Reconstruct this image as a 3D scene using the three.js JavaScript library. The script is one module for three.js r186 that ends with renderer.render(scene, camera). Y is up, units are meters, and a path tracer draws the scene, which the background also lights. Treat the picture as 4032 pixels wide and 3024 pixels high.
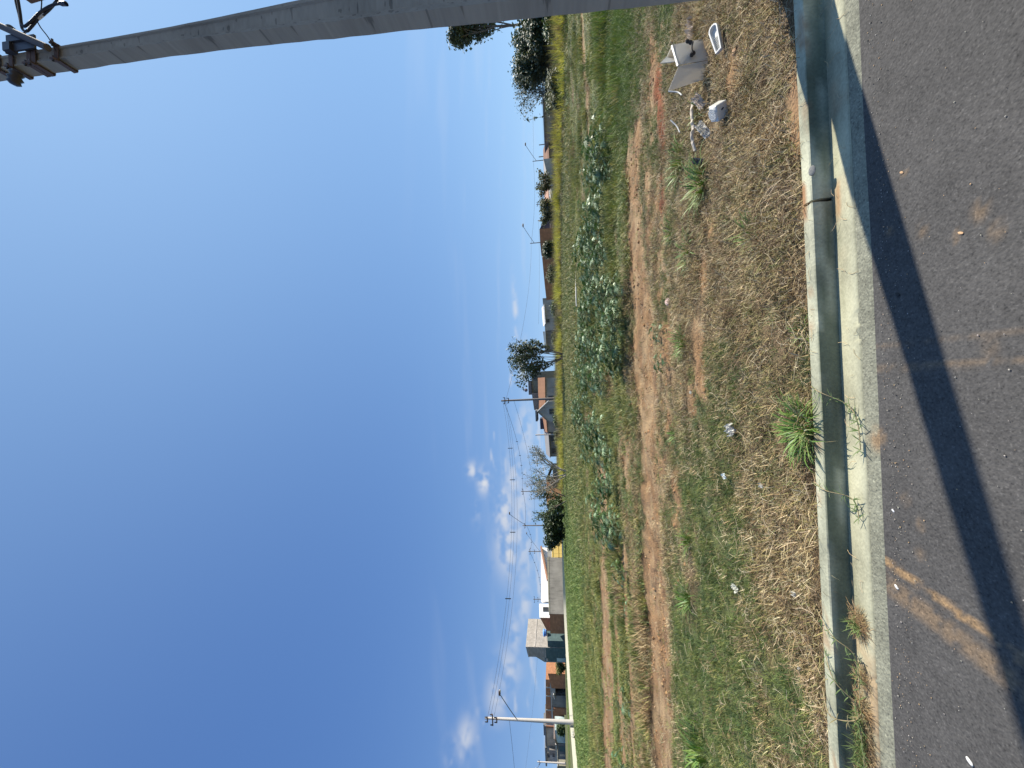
import * as THREE from 'three';
import { mergeGeometries, toCreasedNormals } from 'three/addons/utils/BufferGeometryUtils.js';
import { RoundedBoxGeometry } from 'three/addons/geometries/RoundedBoxGeometry.js';

// ---------------------------------------------------------------- camera, sky, sun, exposure
const scene = new THREE.Scene();
const EYE = 1.6, PITCH = 6.3 * Math.PI / 180, ROLL = 2.7 * Math.PI / 180;
const camera = new THREE.PerspectiveCamera(89.33, 4 / 3, 0.05, 3000);
{ // the phone was held upright but the picture is stored on its side: image-up is the world's right
  const F = new THREE.Vector3(0, Math.sin(PITCH), -Math.cos(PITCH));
  const R = new THREE.Vector3(1, 0, 0), U = new THREE.Vector3(0, Math.cos(PITCH), Math.sin(PITCH));
  const c = Math.cos(ROLL), s = Math.sin(ROLL);
  const r = R.clone().multiplyScalar(c).addScaledVector(U, -s);
  const u = R.clone().multiplyScalar(s).addScaledVector(U, c);
  camera.quaternion.setFromRotationMatrix(new THREE.Matrix4().makeBasis(u.negate(), r, F.negate()));
  camera.position.set(0, EYE, 0);
}
const SUN_AZ = 75 * Math.PI / 180, SUN_EL = 44 * Math.PI / 180;
const SUN = new THREE.Vector3(Math.sin(SUN_AZ) * Math.cos(SUN_EL), Math.sin(SUN_EL), -Math.cos(SUN_AZ) * Math.cos(SUN_EL));
const renderer = new THREE.WebGLRenderer({ antialias: true });
renderer.toneMapping = THREE.LinearToneMapping;
const EXPOSURE = 1.5;
renderer.toneMappingExposure = EXPOSURE;
renderer.shadowMap.enabled = true;
const sun = new THREE.DirectionalLight(new THREE.Color(1, 0.93, 0.80), 4.9);
sun.position.copy(SUN).multiplyScalar(120); sun.castShadow = true;
Object.assign(sun.shadow.camera, { left: -90, right: 90, top: 90, bottom: -90, near: 1, far: 320 });
sun.shadow.mapSize.set(4096, 4096);
scene.add(sun); scene.add(sun.target);

// ---------------------------------------------------------------- random numbers and noise
function rng(seed) { let a = seed >>> 0; return () => { a = (a + 0x6D2B79F5) | 0; let t = Math.imul(a ^ (a >>> 15), 1 | a); t = (t + Math.imul(t ^ (t >>> 7), 61 | t)) ^ t; return ((t ^ (t >>> 14)) >>> 0) / 4294967296; }; }
const rnd = rng(7);
const rr = (a, b, f = rnd) => a + (b - a) * f();
const gauss = (f = rnd) => (f() + f() + f() + f() - 2) * 1.0;
function h2(i, j) { let n = Math.imul(i | 0, 374761393) + Math.imul(j | 0, 668265263) | 0; n = Math.imul(n ^ (n >>> 13), 1274126177); return ((n ^ (n >>> 16)) >>> 0) / 4294967296; }
function vn(x, y) { const i = Math.floor(x), j = Math.floor(y), u = x - i, v = y - j, a = u * u * (3 - 2 * u), b = v * v * (3 - 2 * v); const p = h2(i, j), q = h2(i + 1, j), r = h2(i, j + 1), s = h2(i + 1, j + 1); return p + (q - p) * a + (r - p) * b + (p - q - r + s) * a * b; }
function fbm(x, y, o = 4) { let s = 0, a = 0.5, t = 0; for (let k = 0; k < o; k++) { s += a * vn(x, y); t += a; x = x * 2.03 + 17.1; y = y * 2.03 - 9.7; a *= 0.5; } return s / t; }
const clamp = (v, a = 0, b = 1) => Math.min(b, Math.max(a, v));
const ss = (a, b, v) => { const t = clamp((v - a) / (b - a)); return t * t * (3 - 2 * t); };
const lerp = (a, b, t) => a + (b - a) * t;
const mix3 = (p, q, t) => [lerp(p[0], q[0], t), lerp(p[1], q[1], t), lerp(p[2], q[2], t)];

// ---------------------------------------------------------------- sky (air and clouds only)
{
  // small clouds: direction right of the street, height, half sizes (degrees), strength
  const PUFFS = [[-12.5, 12.4, 1.1, 0.7, 0.6], [-14, 10.8, 1.6, 0.8, 0.75], [-18.1, 11.7, 1.6, 0.6, 0.3], [-18.5, 7.8, 4.5, 1.3, 0.55], [-14.3, 6.6, 4, 1.2, 0.45], [-22.8, 7.4, 3.5, 1.6, 0.6], [-20, 5.4, 7, 1.4, 0.5], [-7, 4.6, 4, 1.2, 0.4], [-42.7, 11.5, 1.6, 0.9, 0.5], [-45.2, 12.4, 2.2, 1.0, 0.45], [-41.4, 10.2, 1.3, 0.9, 0.45], [-39, 8.2, 2.0, 1.2, 0.5], [-36.5, 7.2, 2.0, 1.4, 0.45], [-33, 6.4, 2.2, 0.8, 0.35], [-29.5, 5.2, 2.5, 0.8, 0.45], [9.5, 5.2, 4.5, 0.35, 0.5], [3, 4.6, 3.2, 0.9, 0.45], [-52, 9, 4, 1.5, 0.5], [-60, 13, 3, 1.2, 0.45], [-75, 8, 5, 1.6, 0.5], [-95, 11, 4, 1.4, 0.5], [-120, 8, 5, 1.8, 0.5]];
  const W = 2048, Hh = 1024, d = new Float32Array(W * Hh * 4);
  for (let j = 0; j < Hh; j++) for (let i = 0; i < W; i++) {
    const el = ((j + 0.5) / Hh - 0.5) * Math.PI, ph = ((i + 0.5) / W - 0.5) * 2 * Math.PI;
    const x = Math.cos(el) * Math.cos(ph), y = Math.sin(el), z = Math.cos(el) * Math.sin(ph);
    const cg = clamp(x * SUN.x + y * SUN.y + z * SUN.z, -1, 1), g = Math.acos(cg) * 180 / Math.PI;
    const e = Math.max(0, el * 180 / Math.PI);
    let c = mix3([0.036, 0.104, 0.36], [0.078, 0.23, 0.62], Math.exp(-e / 26));
    const hz = Math.exp(-e / 9.5);
    c = mix3(c, [0.39, 0.60, 0.85], hz * 0.80);
    const near = Math.exp(-Math.pow(g / 63, 2)), wide = Math.exp(-g / 16);
    c = [c[0] + 0.245 * near + 0.32 * wide, c[1] + 0.39 * near + 0.34 * wide, c[2] + 0.47 * near + 0.30 * wide];
    // small fair-weather clouds low in the sky away from the sun
    if (e > 0.3 && e < 40) {
      const az = Math.atan2(x, -z) * 180 / Math.PI; // right of the street is positive
      const k = 9 / (Math.sin(e * Math.PI / 180) + 0.10);
      const u = Math.sin(az * Math.PI / 180) * k, v = Math.cos(az * Math.PI / 180) * k;
      const n = fbm(u * 0.30 + 3.3, v * 0.42 + 8.1, 5), left = ss(22, -8, az) * ss(-178, -60, az);
      const cov = 0.74 - 0.17 * left * ss(8, 2, e) + 0.3 * ss(11, 17, e) + 0.3 * ss(-4, 16, az);
      let a = ss(cov - 0.02, cov + 0.14, n) * ss(0.4, 2, e);
      const wisp = ss(0.55, 0.85, fbm(u * 0.11 + 31, v * 0.5 + 3, 4)) * 0.12 * ss(22, 8, e);
      let puff = 0; for (const [pa, pe, ra, re, w] of PUFFS) { const q = Math.pow((az - pa) / ra, 2) + Math.pow((e - pe) / re, 2); if (q < 6) puff = Math.max(puff, w * Math.exp(-q) * ss(0.30, 0.62, fbm(az * 0.75 + pa, e * 1.1 + pe * 3, 5)) * 1.5); }
      a = clamp(Math.max(a * 0.5, puff) + wisp * 0.8);
      const lit = 0.82 + 0.25 * near;
      c = mix3(c, [0.80 * lit, 0.84 * lit, 0.92 * lit], a);
    }
    const o = (j * W + i) * 4;
    d[o] = c[0] / EXPOSURE; d[o + 1] = c[1] / EXPOSURE; d[o + 2] = c[2] / EXPOSURE; d[o + 3] = 1;
  }
  const t = new THREE.DataTexture(d, W, Hh, THREE.RGBAFormat, THREE.FloatType);
  t.mapping = THREE.EquirectangularReflectionMapping; t.magFilter = THREE.LinearFilter; t.minFilter = THREE.LinearFilter; t.wrapS = THREE.RepeatWrapping; t.needsUpdate = true;
  scene.background = t; scene.environment = t;
}

// ---------------------------------------------------------------- helpers
const taken = new Map();
function numbered(n) { const k = taken.get(n) || 0; taken.set(n, k + 1); return k ? n + '_' + String(k).padStart(3, '0') : n; }
function mesh(name, geo, mat, parent = scene) { const m = new THREE.Mesh(geo, mat); m.name = parent === scene ? numbered(name) : name; m.castShadow = m.receiveShadow = true; parent.add(m); return m; }
function thing(name, label, category, pos = [0, 0, 0], turn = 0, group) { const g = new THREE.Group(); g.name = numbered(name); g.position.set(...pos); g.rotation.y = turn; g.userData = { label, category }; if (group) g.userData.group = group; scene.add(g); return g; }
function tag(o, label, category, group) { o.userData = { ...o.userData, label, category }; if (group) o.userData.group = group; return o; }
function structure(o, label, category) { o.userData = { kind: 'structure', label, category }; return o; }
function stuff(o, label, category) { o.userData = { kind: 'stuff', label, category }; return o; }
function texOf(size, fn, sx, sy, srgb = false) { // fn(u,v) -> [r,g,b] 0..1 ; tile covers sx by sy metres
  const d = new Uint8Array(size * size * 4);
  for (let j = 0; j < size; j++) for (let i = 0; i < size; i++) { const c = fn(i / size, j / size), o = (j * size + i) * 4; for (let k = 0; k < 3; k++) d[o + k] = clamp(c[k]) * 255; d[o + 3] = 255; }
  const t = new THREE.DataTexture(d, size, size); t.wrapS = t.wrapT = THREE.RepeatWrapping; t.magFilter = THREE.LinearFilter; t.minFilter = THREE.LinearMipmapLinearFilter; t.generateMipmaps = true;
  t.repeat.set(1 / sx, 1 / sy); if (srgb) t.colorSpace = THREE.SRGBColorSpace; t.needsUpdate = true; return t;
}
function tileNoise(u, v, f, o = 3, seed = 0) { // periodic fbm
  let s = 0, a = 0.5, t = 0;
  for (let k = 0; k < o; k++) { const x = u * f, y = v * f, i = Math.floor(x), j = Math.floor(y), p = x - i, q = y - j, e = p * p * (3 - 2 * p), g = q * q * (3 - 2 * q), w = (m) => ((m % f) + f) % f;
    const A = h2(w(i) + seed, w(j) + k * 91), B = h2(w(i + 1) + seed, w(j) + k * 91), C = h2(w(i) + seed, w(j + 1) + k * 91), D = h2(w(i + 1) + seed, w(j + 1) + k * 91);
    s += a * (A + (B - A) * e + (C - A) * g + (A - B - C + D) * e * g); t += a; a *= 0.55; f *= 2; }
  return s / t;
}
const std = (c, o = {}) => new THREE.MeshStandardMaterial({ color: Array.isArray(c) ? new THREE.Color().setRGB(...c) : c, roughness: 0.9, metalness: 0, side: THREE.DoubleSide, ...o });
const leafy = (c, o = {}) => new THREE.MeshPhysicalMaterial({ color: new THREE.Color().setRGB(...c), roughness: 0.75, transmission: 0.35, thickness: 0, side: THREE.DoubleSide, ...o });
function geoOf(pos, idx, col, uv) { const g = new THREE.BufferGeometry(); g.setAttribute('position', new THREE.Float32BufferAttribute(pos, 3)); if (col) g.setAttribute('color', new THREE.Float32BufferAttribute(col, 3)); if (uv) g.setAttribute('uv', new THREE.Float32BufferAttribute(uv, 2)); if (idx) g.setIndex(idx); g.computeVertexNormals(); return g; }
const V = (x, y, z) => new THREE.Vector3(x, y, z);
function box(w, h, d, x = 0, y = 0, z = 0, ry = 0) { const g = new THREE.BoxGeometry(w, h, d); if (ry) g.rotateY(ry); g.translate(x, y, z); return g; }
function tube(pts, r, seg = 12, rad = 6) { const c = new THREE.CatmullRomCurve3(pts.map((p) => (p.isVector3 ? p : V(...p)))); return new THREE.TubeGeometry(c, seg, r, rad, false); }
function cone(a, b, r0, r1, rad = 6) { const dv = b.clone().sub(a), L = dv.length(); const g = new THREE.CylinderGeometry(r1, r0, L, rad, 1, true); g.translate(0, L / 2, 0); g.applyQuaternion(new THREE.Quaternion().setFromUnitVectors(V(0, 1, 0), dv.normalize())); g.translate(a.x, a.y, a.z); return g; }
const merge = (l) => mergeGeometries(l.map((g) => { const n = g.index ? g.toNonIndexed() : g; for (const k of Object.keys(n.attributes)) if (!['position', 'normal', 'uv'].includes(k)) n.deleteAttribute(k); if (!n.attributes.uv) n.setAttribute('uv', new THREE.Float32BufferAttribute(new Float32Array(n.attributes.position.count * 2), 2)); return n; }));

// ---------------------------------------------------------------- terrain
const KERB_BACK = -2.475;
function T(x, z) { // broad shape of the vacant lot
  if (z > KERB_BACK + 0.004) return -0.08;
  const t = Math.max(0, -z - 2.5);
  let f = t < 30 ? 0.019 * t : 0.57 + 0.014 * (t - 30);
  if (t > 110) f = 0.57 + 0.014 * 80 - 0.03 * (t - 110);
  const xx = clamp(x, -110, 110);
  let y = 0.08 + f - 0.019 * Math.min(1, t / 25) * xx;
  if (xx > 0 && t > 32) y -= 0.03 * (t - 32) * Math.min(1, xx / 25);
  return Math.max(y, -12);
}
const track1 = (x, z) => { const c = -6.62 - 0.10 * Math.sin(x * 0.55) - 0.02 * x + (x > 2 ? 0.09 * (x - 2) : 0), w = 0.62 + 0.12 * Math.sin(x * 1.3 + 1); return ss(1.35, 0.75, Math.abs(z - c) / w) * ss(4.9, 3.4, x); };
const track2 = (x, z) => { const c = -12.9 + 0.13 * (x + 9), w = 1.25 + 0.05 * (-x - 9); return ss(1.3, 0.8, Math.abs(z - c) / w) * ss(-1.2, -3.5, x); };
const track3 = (x, z) => ss(1.5, 0.7, Math.abs(z + 12.3 + 0.09 * (x - 8)) / 0.42) * ss(5, 7, x);
const track4 = (x, z) => ss(1.4, 0.7, Math.abs(z + 9.1 + 0.05 * x) / 0.3) * ss(-2.4, -4, x) * 0.8;
const blob = (x, z, cx, cz, rx, rz) => Math.exp(-Math.pow((x - cx) / rx, 2) - Math.pow((z - cz) / rz, 2));
function dirtMask(x, z) {
  let d = Math.max(track1(x, z), track2(x, z) * 0.95, track3(x, z), track4(x, z));
  d = Math.max(d, 1.05 * blob(x, z, 0.15, -4.12, 0.55, 0.17), 0.95 * blob(x, z, 0.95, -4.02, 0.35, 0.11), 0.8 * blob(x, z, 1.4, -3.8, 0.3, 0.1), 0.8 * blob(x, z, -0.25, -4.35, 0.3, 0.2), 1.1 * blob(x, z, 1.62, -2.55, 0.3, 0.07), 0.8 * blob(x, z, 4.1, -5.3, 0.7, 0.35), 1.0 * blob(x, z, 3.4, -5.05, 0.75, 0.22), 0.6 * blob(x, z, 0.6, -4.9, 0.7, 0.2), 0.7 * blob(x, z, -1.5, -8.2, 2.0, 0.5), 0.9 * blob(x, z, 0.98, -2.5, 0.12, 0.06), 0.7 * blob(x, z, 2.35, -3.25, 0.35, 0.08), 0.52 * ss(-4.5, -5.2, z) * ss(-6.6, -5.6, z) * ss(3.5, 2, Math.abs(x - 0.8)), 0.75 * blob(x, z, -8.5, -10.3, 3.5, 0.8), 0.42 * ss(-7.2, -7.8, z) * ss(-9.4, -8.4, z) * ss(2.5, -1, x));
  const n = fbm(x * 2.1 + 5, z * 3.1 + 9, 4) - 0.5, n2 = fbm(x * 9 + 2, z * 9, 2) - 0.5;
  return clamp(ss(0.34, 0.66, d + n * 1.0 + n2 * 0.45));
}
function greenMask(x, z) { // 0 dry straw .. 1 green
  const t = -z;
  let g = ss(5, 10, t) * 0.62 + ss(14, 22, t) * 0.3;
  g += 0.55 * blob(x, z, -0.8, -4.15, 0.75, 0.4) + 0.5 * blob(x, z, -2.5, -3.9, 0.9, 0.5) + 0.65 * blob(x, z, -4.6, -4.7, 1.6, 0.8) + 0.45 * blob(x, z, -3.2, -5.2, 2.4, 0.5) + 1.0 * blob(x, z, 6.6, -7.6, 2.6, 2.2) + 0.6 * blob(x, z, 4.6, -4.7, 1.3, 0.6) + 0.3 * blob(x, z, 1.6, -4.7, 0.8, 0.4);
  g += 0.20 * ss(-0.6, -2.4, x) * ss(6.4, 3, t) + 0.26;
  return clamp(g + (fbm(x * 1.3 + 40, z * 1.7 + 3, 4) - 0.5) * 1.25);
}
function groundH(x, z) {
  let y = T(x, z); if (z > KERB_BACK + 0.004) return y;
  const d = Math.hypot(x, z); const near = ss(60, 12, d), edge = ss(0, 0.35, KERB_BACK - z);
  const tr = track1(x, z) * 0.06 + track2(x, z) * 0.07 + track3(x, z) * 0.05;
  y += edge * near * ((fbm(x * 0.9 + 3, z * 1.1, 3) - 0.5) * 0.10 + (fbm(x * 4, z * 4 + 7, 3) - 0.5) * 0.05) - tr;
  y -= edge * 0.07 * (blob(x, z, 3.9, -5.15, 0.28, 0.12) + blob(x, z, 2.75, -5.0, 0.35, 0.12) + blob(x, z, 1.5, -5.85, 0.5, 0.1) * 0.8 + blob(x, z, -4.6, -6.35, 0.9, 0.08) * 0.8);
  y += edge * (fbm(x * 16, z * 16, 2) - 0.5) * 0.03 * dirtMask(x, z) * near;
  const D = near > 0.01 ? dirtMask(x, z) : 0; y += edge * near * D * (0.05 * (fbm(x * 1.3, z * 17 + 4, 3) - 0.5) - 0.02 * ss(0.64, 0.74, fbm(x * 5 + 8, z * 11 + 2, 3)));
  return y - 0.012 * (1 - edge);
}
const soilTex = texOf(512, (u, v) => { const n = tileNoise(u, v, 8, 5, 3), f = tileNoise(u, v, 64, 2, 9), k = 0.62 + 0.5 * n * 0.6 + 0.35 * (f - 0.5); return [k, k, k]; }, 1.1, 1.1);
const soilBump = texOf(512, (u, v) => { const k = 0.6 * tileNoise(u, v, 10, 5, 21) + 0.4 * tileNoise(u, v, 70, 2, 5); return [k, k, k]; }, 1.1, 1.1);
{
  const axis = (dense, step, far, grow) => { const a = [0]; let s = step; while (a[a.length - 1] < far) { const v = a[a.length - 1]; if (v > dense) s = Math.max(step, v * grow); a.push(v + s); } return a; };
  const xp = axis(4.5, 0.045, 900, 0.028), xs = [...xp.slice(1).reverse().map((v) => -v), ...xp];
  const zs = [900, 300, 80, 20, 8, 3, 0, -1.5, -2.3, KERB_BACK + 0.006, ...axis(4, 0.04, 900, 0.022).map((v) => KERB_BACK - v)];
  const pos = [], col = [], uv = [], idx = [], nx = xs.length;
  const red = [0.315, 0.18, 0.08], pale = [0.385, 0.26, 0.135], deep = [0.24, 0.075, 0.028], straw = [0.175, 0.12, 0.062], grn = [0.10, 0.12, 0.036], far = [0.17, 0.18, 0.065];
  for (const z of zs) for (const x of xs) {
    pos.push(x, groundH(x, z), z); uv.push(x, z);
    const D = dirtMask(x, z), G = greenMask(x, z), n = fbm(x * 3 + 1, z * 3 + 8, 3);
    let c = mix3(straw, grn, ss(0.25, 0.85, G)); c = mix3(c, far, ss(12, 30, -z) * 0.6);
    c = mix3(c, mix3(red, pale, ss(0.35, 0.7, n)), D);
    const hole = clamp(blob(x, z, 3.75, -5.1, 0.5, 0.2) + blob(x, z, 3.0, -4.95, 0.45, 0.16) + blob(x, z, 2.3, -5.2, 0.3, 0.12));
    c = mix3(c, deep, ss(0.30, 0.62, hole + (n - 0.5) * 0.5));
    c = mix3(c, mix3(straw, red, 0.4), ss(0.55, 0.72, fbm(x * 6 + 77, z * 6, 2)) * 0.4);
    const rut = D * (fbm(x * 1.1 + 70, z * 13 + 31, 3) - 0.5), pit = D * ss(0.62, 0.72, fbm(x * 4 + 38, z * 9 + 52, 3)); c = mix3(c, [0.24, 0.13, 0.065], clamp(pit * 0.6));
    const k = 0.8 + 0.4 * fbm(x * 11, z * 11 + 3, 2) + rut * 0.7; col.push(c[0] * k, c[1] * k, c[2] * k);
  }
  for (let j = 0; j + 1 < zs.length; j++) for (let i = 0; i + 1 < nx; i++) { const a = j * nx + i, b = a + 1, c2 = a + nx, e = c2 + 1; idx.push(a, b, c2, b, e, c2); }
  const g = geoOf(pos, idx, col, uv);
  structure(mesh('lot_ground', g, new THREE.MeshStandardMaterial({ vertexColors: true, map: soilTex, bumpMap: soilBump, bumpScale: 0.03, roughness: 0.97, side: THREE.DoubleSide })), 'red earth and dry grass of the vacant lot', 'ground');
}
// ---------------------------------------------------------------- street: asphalt, cement strip, gutter, kerb
const asphaltTex = texOf(1024, (u, v) => { const s = tileNoise(u, v, 180, 2, 3), b = tileNoise(u, v, 9, 4, 7), m = tileNoise(u, v, 90, 2, 13); let k = 0.52 + 0.40 * (s - 0.5) + 0.22 * (b - 0.5) + 0.20 * (m - 0.5); if (s > 0.82) k += 0.22; if (s < 0.2) k -= 0.12; return [k * 1.03, k, k * 0.97]; }, 1.3, 1.3);
const asphaltBump = texOf(1024, (u, v) => { const k = 0.55 * tileNoise(u, v, 150, 2, 3) + 0.3 * tileNoise(u, v, 70, 2, 13) + 0.15 * tileNoise(u, v, 10, 3, 5); return [k, k, k]; }, 1.3, 1.3);
const concTex = texOf(512, (u, v) => { const a = tileNoise(u, v, 5, 5, 31), b = tileNoise(u, v, 90, 2, 8), k = 0.62 + 0.5 * (a - 0.5) + 0.22 * (b - 0.5); return [k * 1.02, k * 1.02, k]; }, 0.9, 0.9);
const concBump = texOf(512, (u, v) => { const k = 0.5 * tileNoise(u, v, 14, 4, 31) + 0.5 * tileNoise(u, v, 100, 2, 8); return [k, k, k]; }, 0.9, 0.9);
function sheet(xs, zs, yf, cf) { const pos = [], col = [], uv = [], idx = [], n = xs.length; for (const z of zs) for (const x of xs) { const zz = typeof z === 'function' ? z(x) : z; pos.push(x, yf(x, zz), zz); uv.push(x, zz); col.push(...cf(x, zz)); } for (let j = 0; j + 1 < zs.length; j++) for (let i = 0; i + 1 < n; i++) { const a = j * n + i; idx.push(a, a + 1, a + n, a + 1, a + n + 1, a + n); } return geoOf(pos, idx, col, uv); }
const span = (a, b, n) => Array.from({ length: n + 1 }, (_, i) => a + (b - a) * i / n);
const roadX = [-150, -60, -25, -10, -5, ...span(-3.2, 3.2, 320), 5, 10, 25, 60, 150];
const asphEdge = (x) => -2.13 + (fbm(x * 7, 3, 3) - 0.5) * 0.016;
const seg = (x, z, ax, az, bx, bz) => { const dx = bx - ax, dz = bz - az, t = clamp(((x - ax) * dx + (z - az) * dz) / (dx * dx + dz * dz)); return Math.hypot(x - ax - dx * t, z - az - dz * t); };
function roadDirt(x, z) { // earth carried on by wheels: two smeared stripes, and scattered smears
  const n = fbm(x * 13, z * 13, 3), f = fbm(x * 60, z * 60, 2);
  let a = 0.9 * ss(0.030, 0.008, seg(x, z, -0.965, -2.17, -1.052, -1.62));
  a = Math.max(a, ss(0.075, 0.02, seg(x, z, -1.075, -2.19, -1.16, -1.6)) * 0.36);
  a = Math.max(a, ss(0.04, 0.01, seg(x, z, -1.052, -1.62, -1.12, -1.25)) * 0.5, ss(0.06, 0.01, seg(x, z, -1.16, -1.6, -1.26, -1.25)) * 0.35);
  for (const [cx, cz, r, s] of [[0.56, -1.63, 0.05, 0.32], [0.58, -1.86, 0.04, 0.28], [0.50, -1.72, 0.025, 0.5], [0.86, -1.93, 0.02, 0.5], [-0.62, -2.0, 0.04, 0.25], [-0.72, -1.93, 0.04, 0.25], [-0.85, -1.94, 0.04, 0.2], [0.47, -1.58, 0.05, 0.25], [-0.35, -2.12, 0.05, 0.5], [0.63, -2.02, 0.03, 0.4], [0.05, -1.62, 0.06, 0.15]]) a = Math.max(a, s * ss(r * 1.3, r * 0.3, Math.hypot((x - cx), (z - cz) * 1.4) * (0.7 + n * 0.7)));
  a = Math.max(a, 0.24 * ss(0.022, 0.004, Math.abs(x - 0.03 - 0.02 * z)) , 0.15 * ss(0.02, 0.004, Math.abs(x - 0.10)));
  return clamp(a * ss(0.34, 0.72, n * 0.65 + f * 0.55) * 1.25);
}
{
  const zs = [60, 20, 6.5, 3, 1, 0, ...span(-0.7, -2.10, 70), asphEdge, (x) => asphEdge(x) - 0.10];
  const g = sheet(roadX, zs.slice(2), (x, z) => 0 + 0.006 * (fbm(x * 0.7, z * 0.7, 2) - 0.5), (x, z) => { const k = 0.9 + 0.25 * fbm(x * 0.9 + 3, z * 1.1, 3); return mix3([0.113 * k, 0.110 * k, 0.107 * k], [0.50, 0.33, 0.17], roadDirt(x, z)); });
  structure(mesh('road', g, new THREE.MeshStandardMaterial({ vertexColors: true, map: asphaltTex, bumpMap: asphaltBump, bumpScale: 0.0035, roughness: 0.9, side: THREE.DoubleSide })), 'dark grey asphalt road with smeared red earth tyre marks', 'road');
  // cement-stained strip of asphalt beside the gutter
  const g2 = sheet(roadX, [(x) => asphEdge(x) + 0.022, (x) => asphEdge(x) + 0.01, (x) => asphEdge(x), (x) => asphEdge(x) - 0.01, (x) => asphEdge(x) - 0.02, (x) => asphEdge(x) - 0.035, (x) => asphEdge(x) - 0.06, (x) => -2.224], (x, z) => lerp(-0.004, 0.006, ss(-2.105, -2.16, z)), (x, z) => { const o = 0.8 * ss(0.10, 0.02, Math.hypot(x + 0.36, (z + 2.14) * 1.5)) * ss(0.3, 0.6, fbm(x * 20, z * 20, 2)); const k = 0.85 + 0.3 * fbm(x * 8, z * 8, 3); return mix3([0.36 * k, 0.37 * k, 0.285 * k], [0.5, 0.32, 0.17], o); });
  structure(mesh('cement_strip', g2, new THREE.MeshStandardMaterial({ vertexColors: true, map: asphaltTex, bumpMap: asphaltBump, bumpScale: 0.005, roughness: 0.93, side: THREE.DoubleSide })), 'pale cement-stained strip between gutter and asphalt', 'road edge');
  const stain = (x, z) => 0.75 * ss(0.03, 0.008, Math.abs(z + 2.325)) * ss(0.14, 0.05, Math.abs(x - 0.93)) + 0.55 * ss(-1.3, -1.7, x) * ss(0.3, 0.55, fbm(x * 9 + 2, z * 12, 3)) + 0.3 * ss(0.5, 0.75, fbm(x * 5 + 9, z * 9, 3)) * ss(0.2, 1.4, x);
  const g3 = sheet(roadX, [(x) => -2.212 + 0.006 * (fbm(x * 14, 1, 2) - 0.5), (x) => -2.2165 + 0.006 * (fbm(x * 14, 1, 2) - 0.5), (x) => -2.25, (x) => -2.30, (x) => -2.335, (x) => -2.40], (x, z) => (z > -2.2145 ? -0.002 : 0.014) - 0.024 * ss(-2.22, -2.40, z), (x, z) => { const k = 0.85 + 0.3 * fbm(x * 2.2, z * 6, 4); return mix3(mix3([0.58 * k, 0.565 * k, 0.40 * k], [0.22, 0.24, 0.14], ss(-2.325, -2.36, z + 0.03 * (fbm(x * 6, 9, 3) - 0.5)) * ss(0.3, 0.6, fbm(x * 3.1, z * 20 + 2, 3)) * 0.8), [0.55, 0.29, 0.13], clamp(stain(x, z))); });  // olive tint near the kerb paints its shadow edge into the gutter colour
  structure(mesh('gutter', g3, new THREE.MeshStandardMaterial({ vertexColors: true, map: concTex, bumpMap: concBump, bumpScale: 0.002, roughness: 0.9, side: THREE.DoubleSide })), 'pale concrete gutter in front of the kerb', 'gutter');
}
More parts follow.
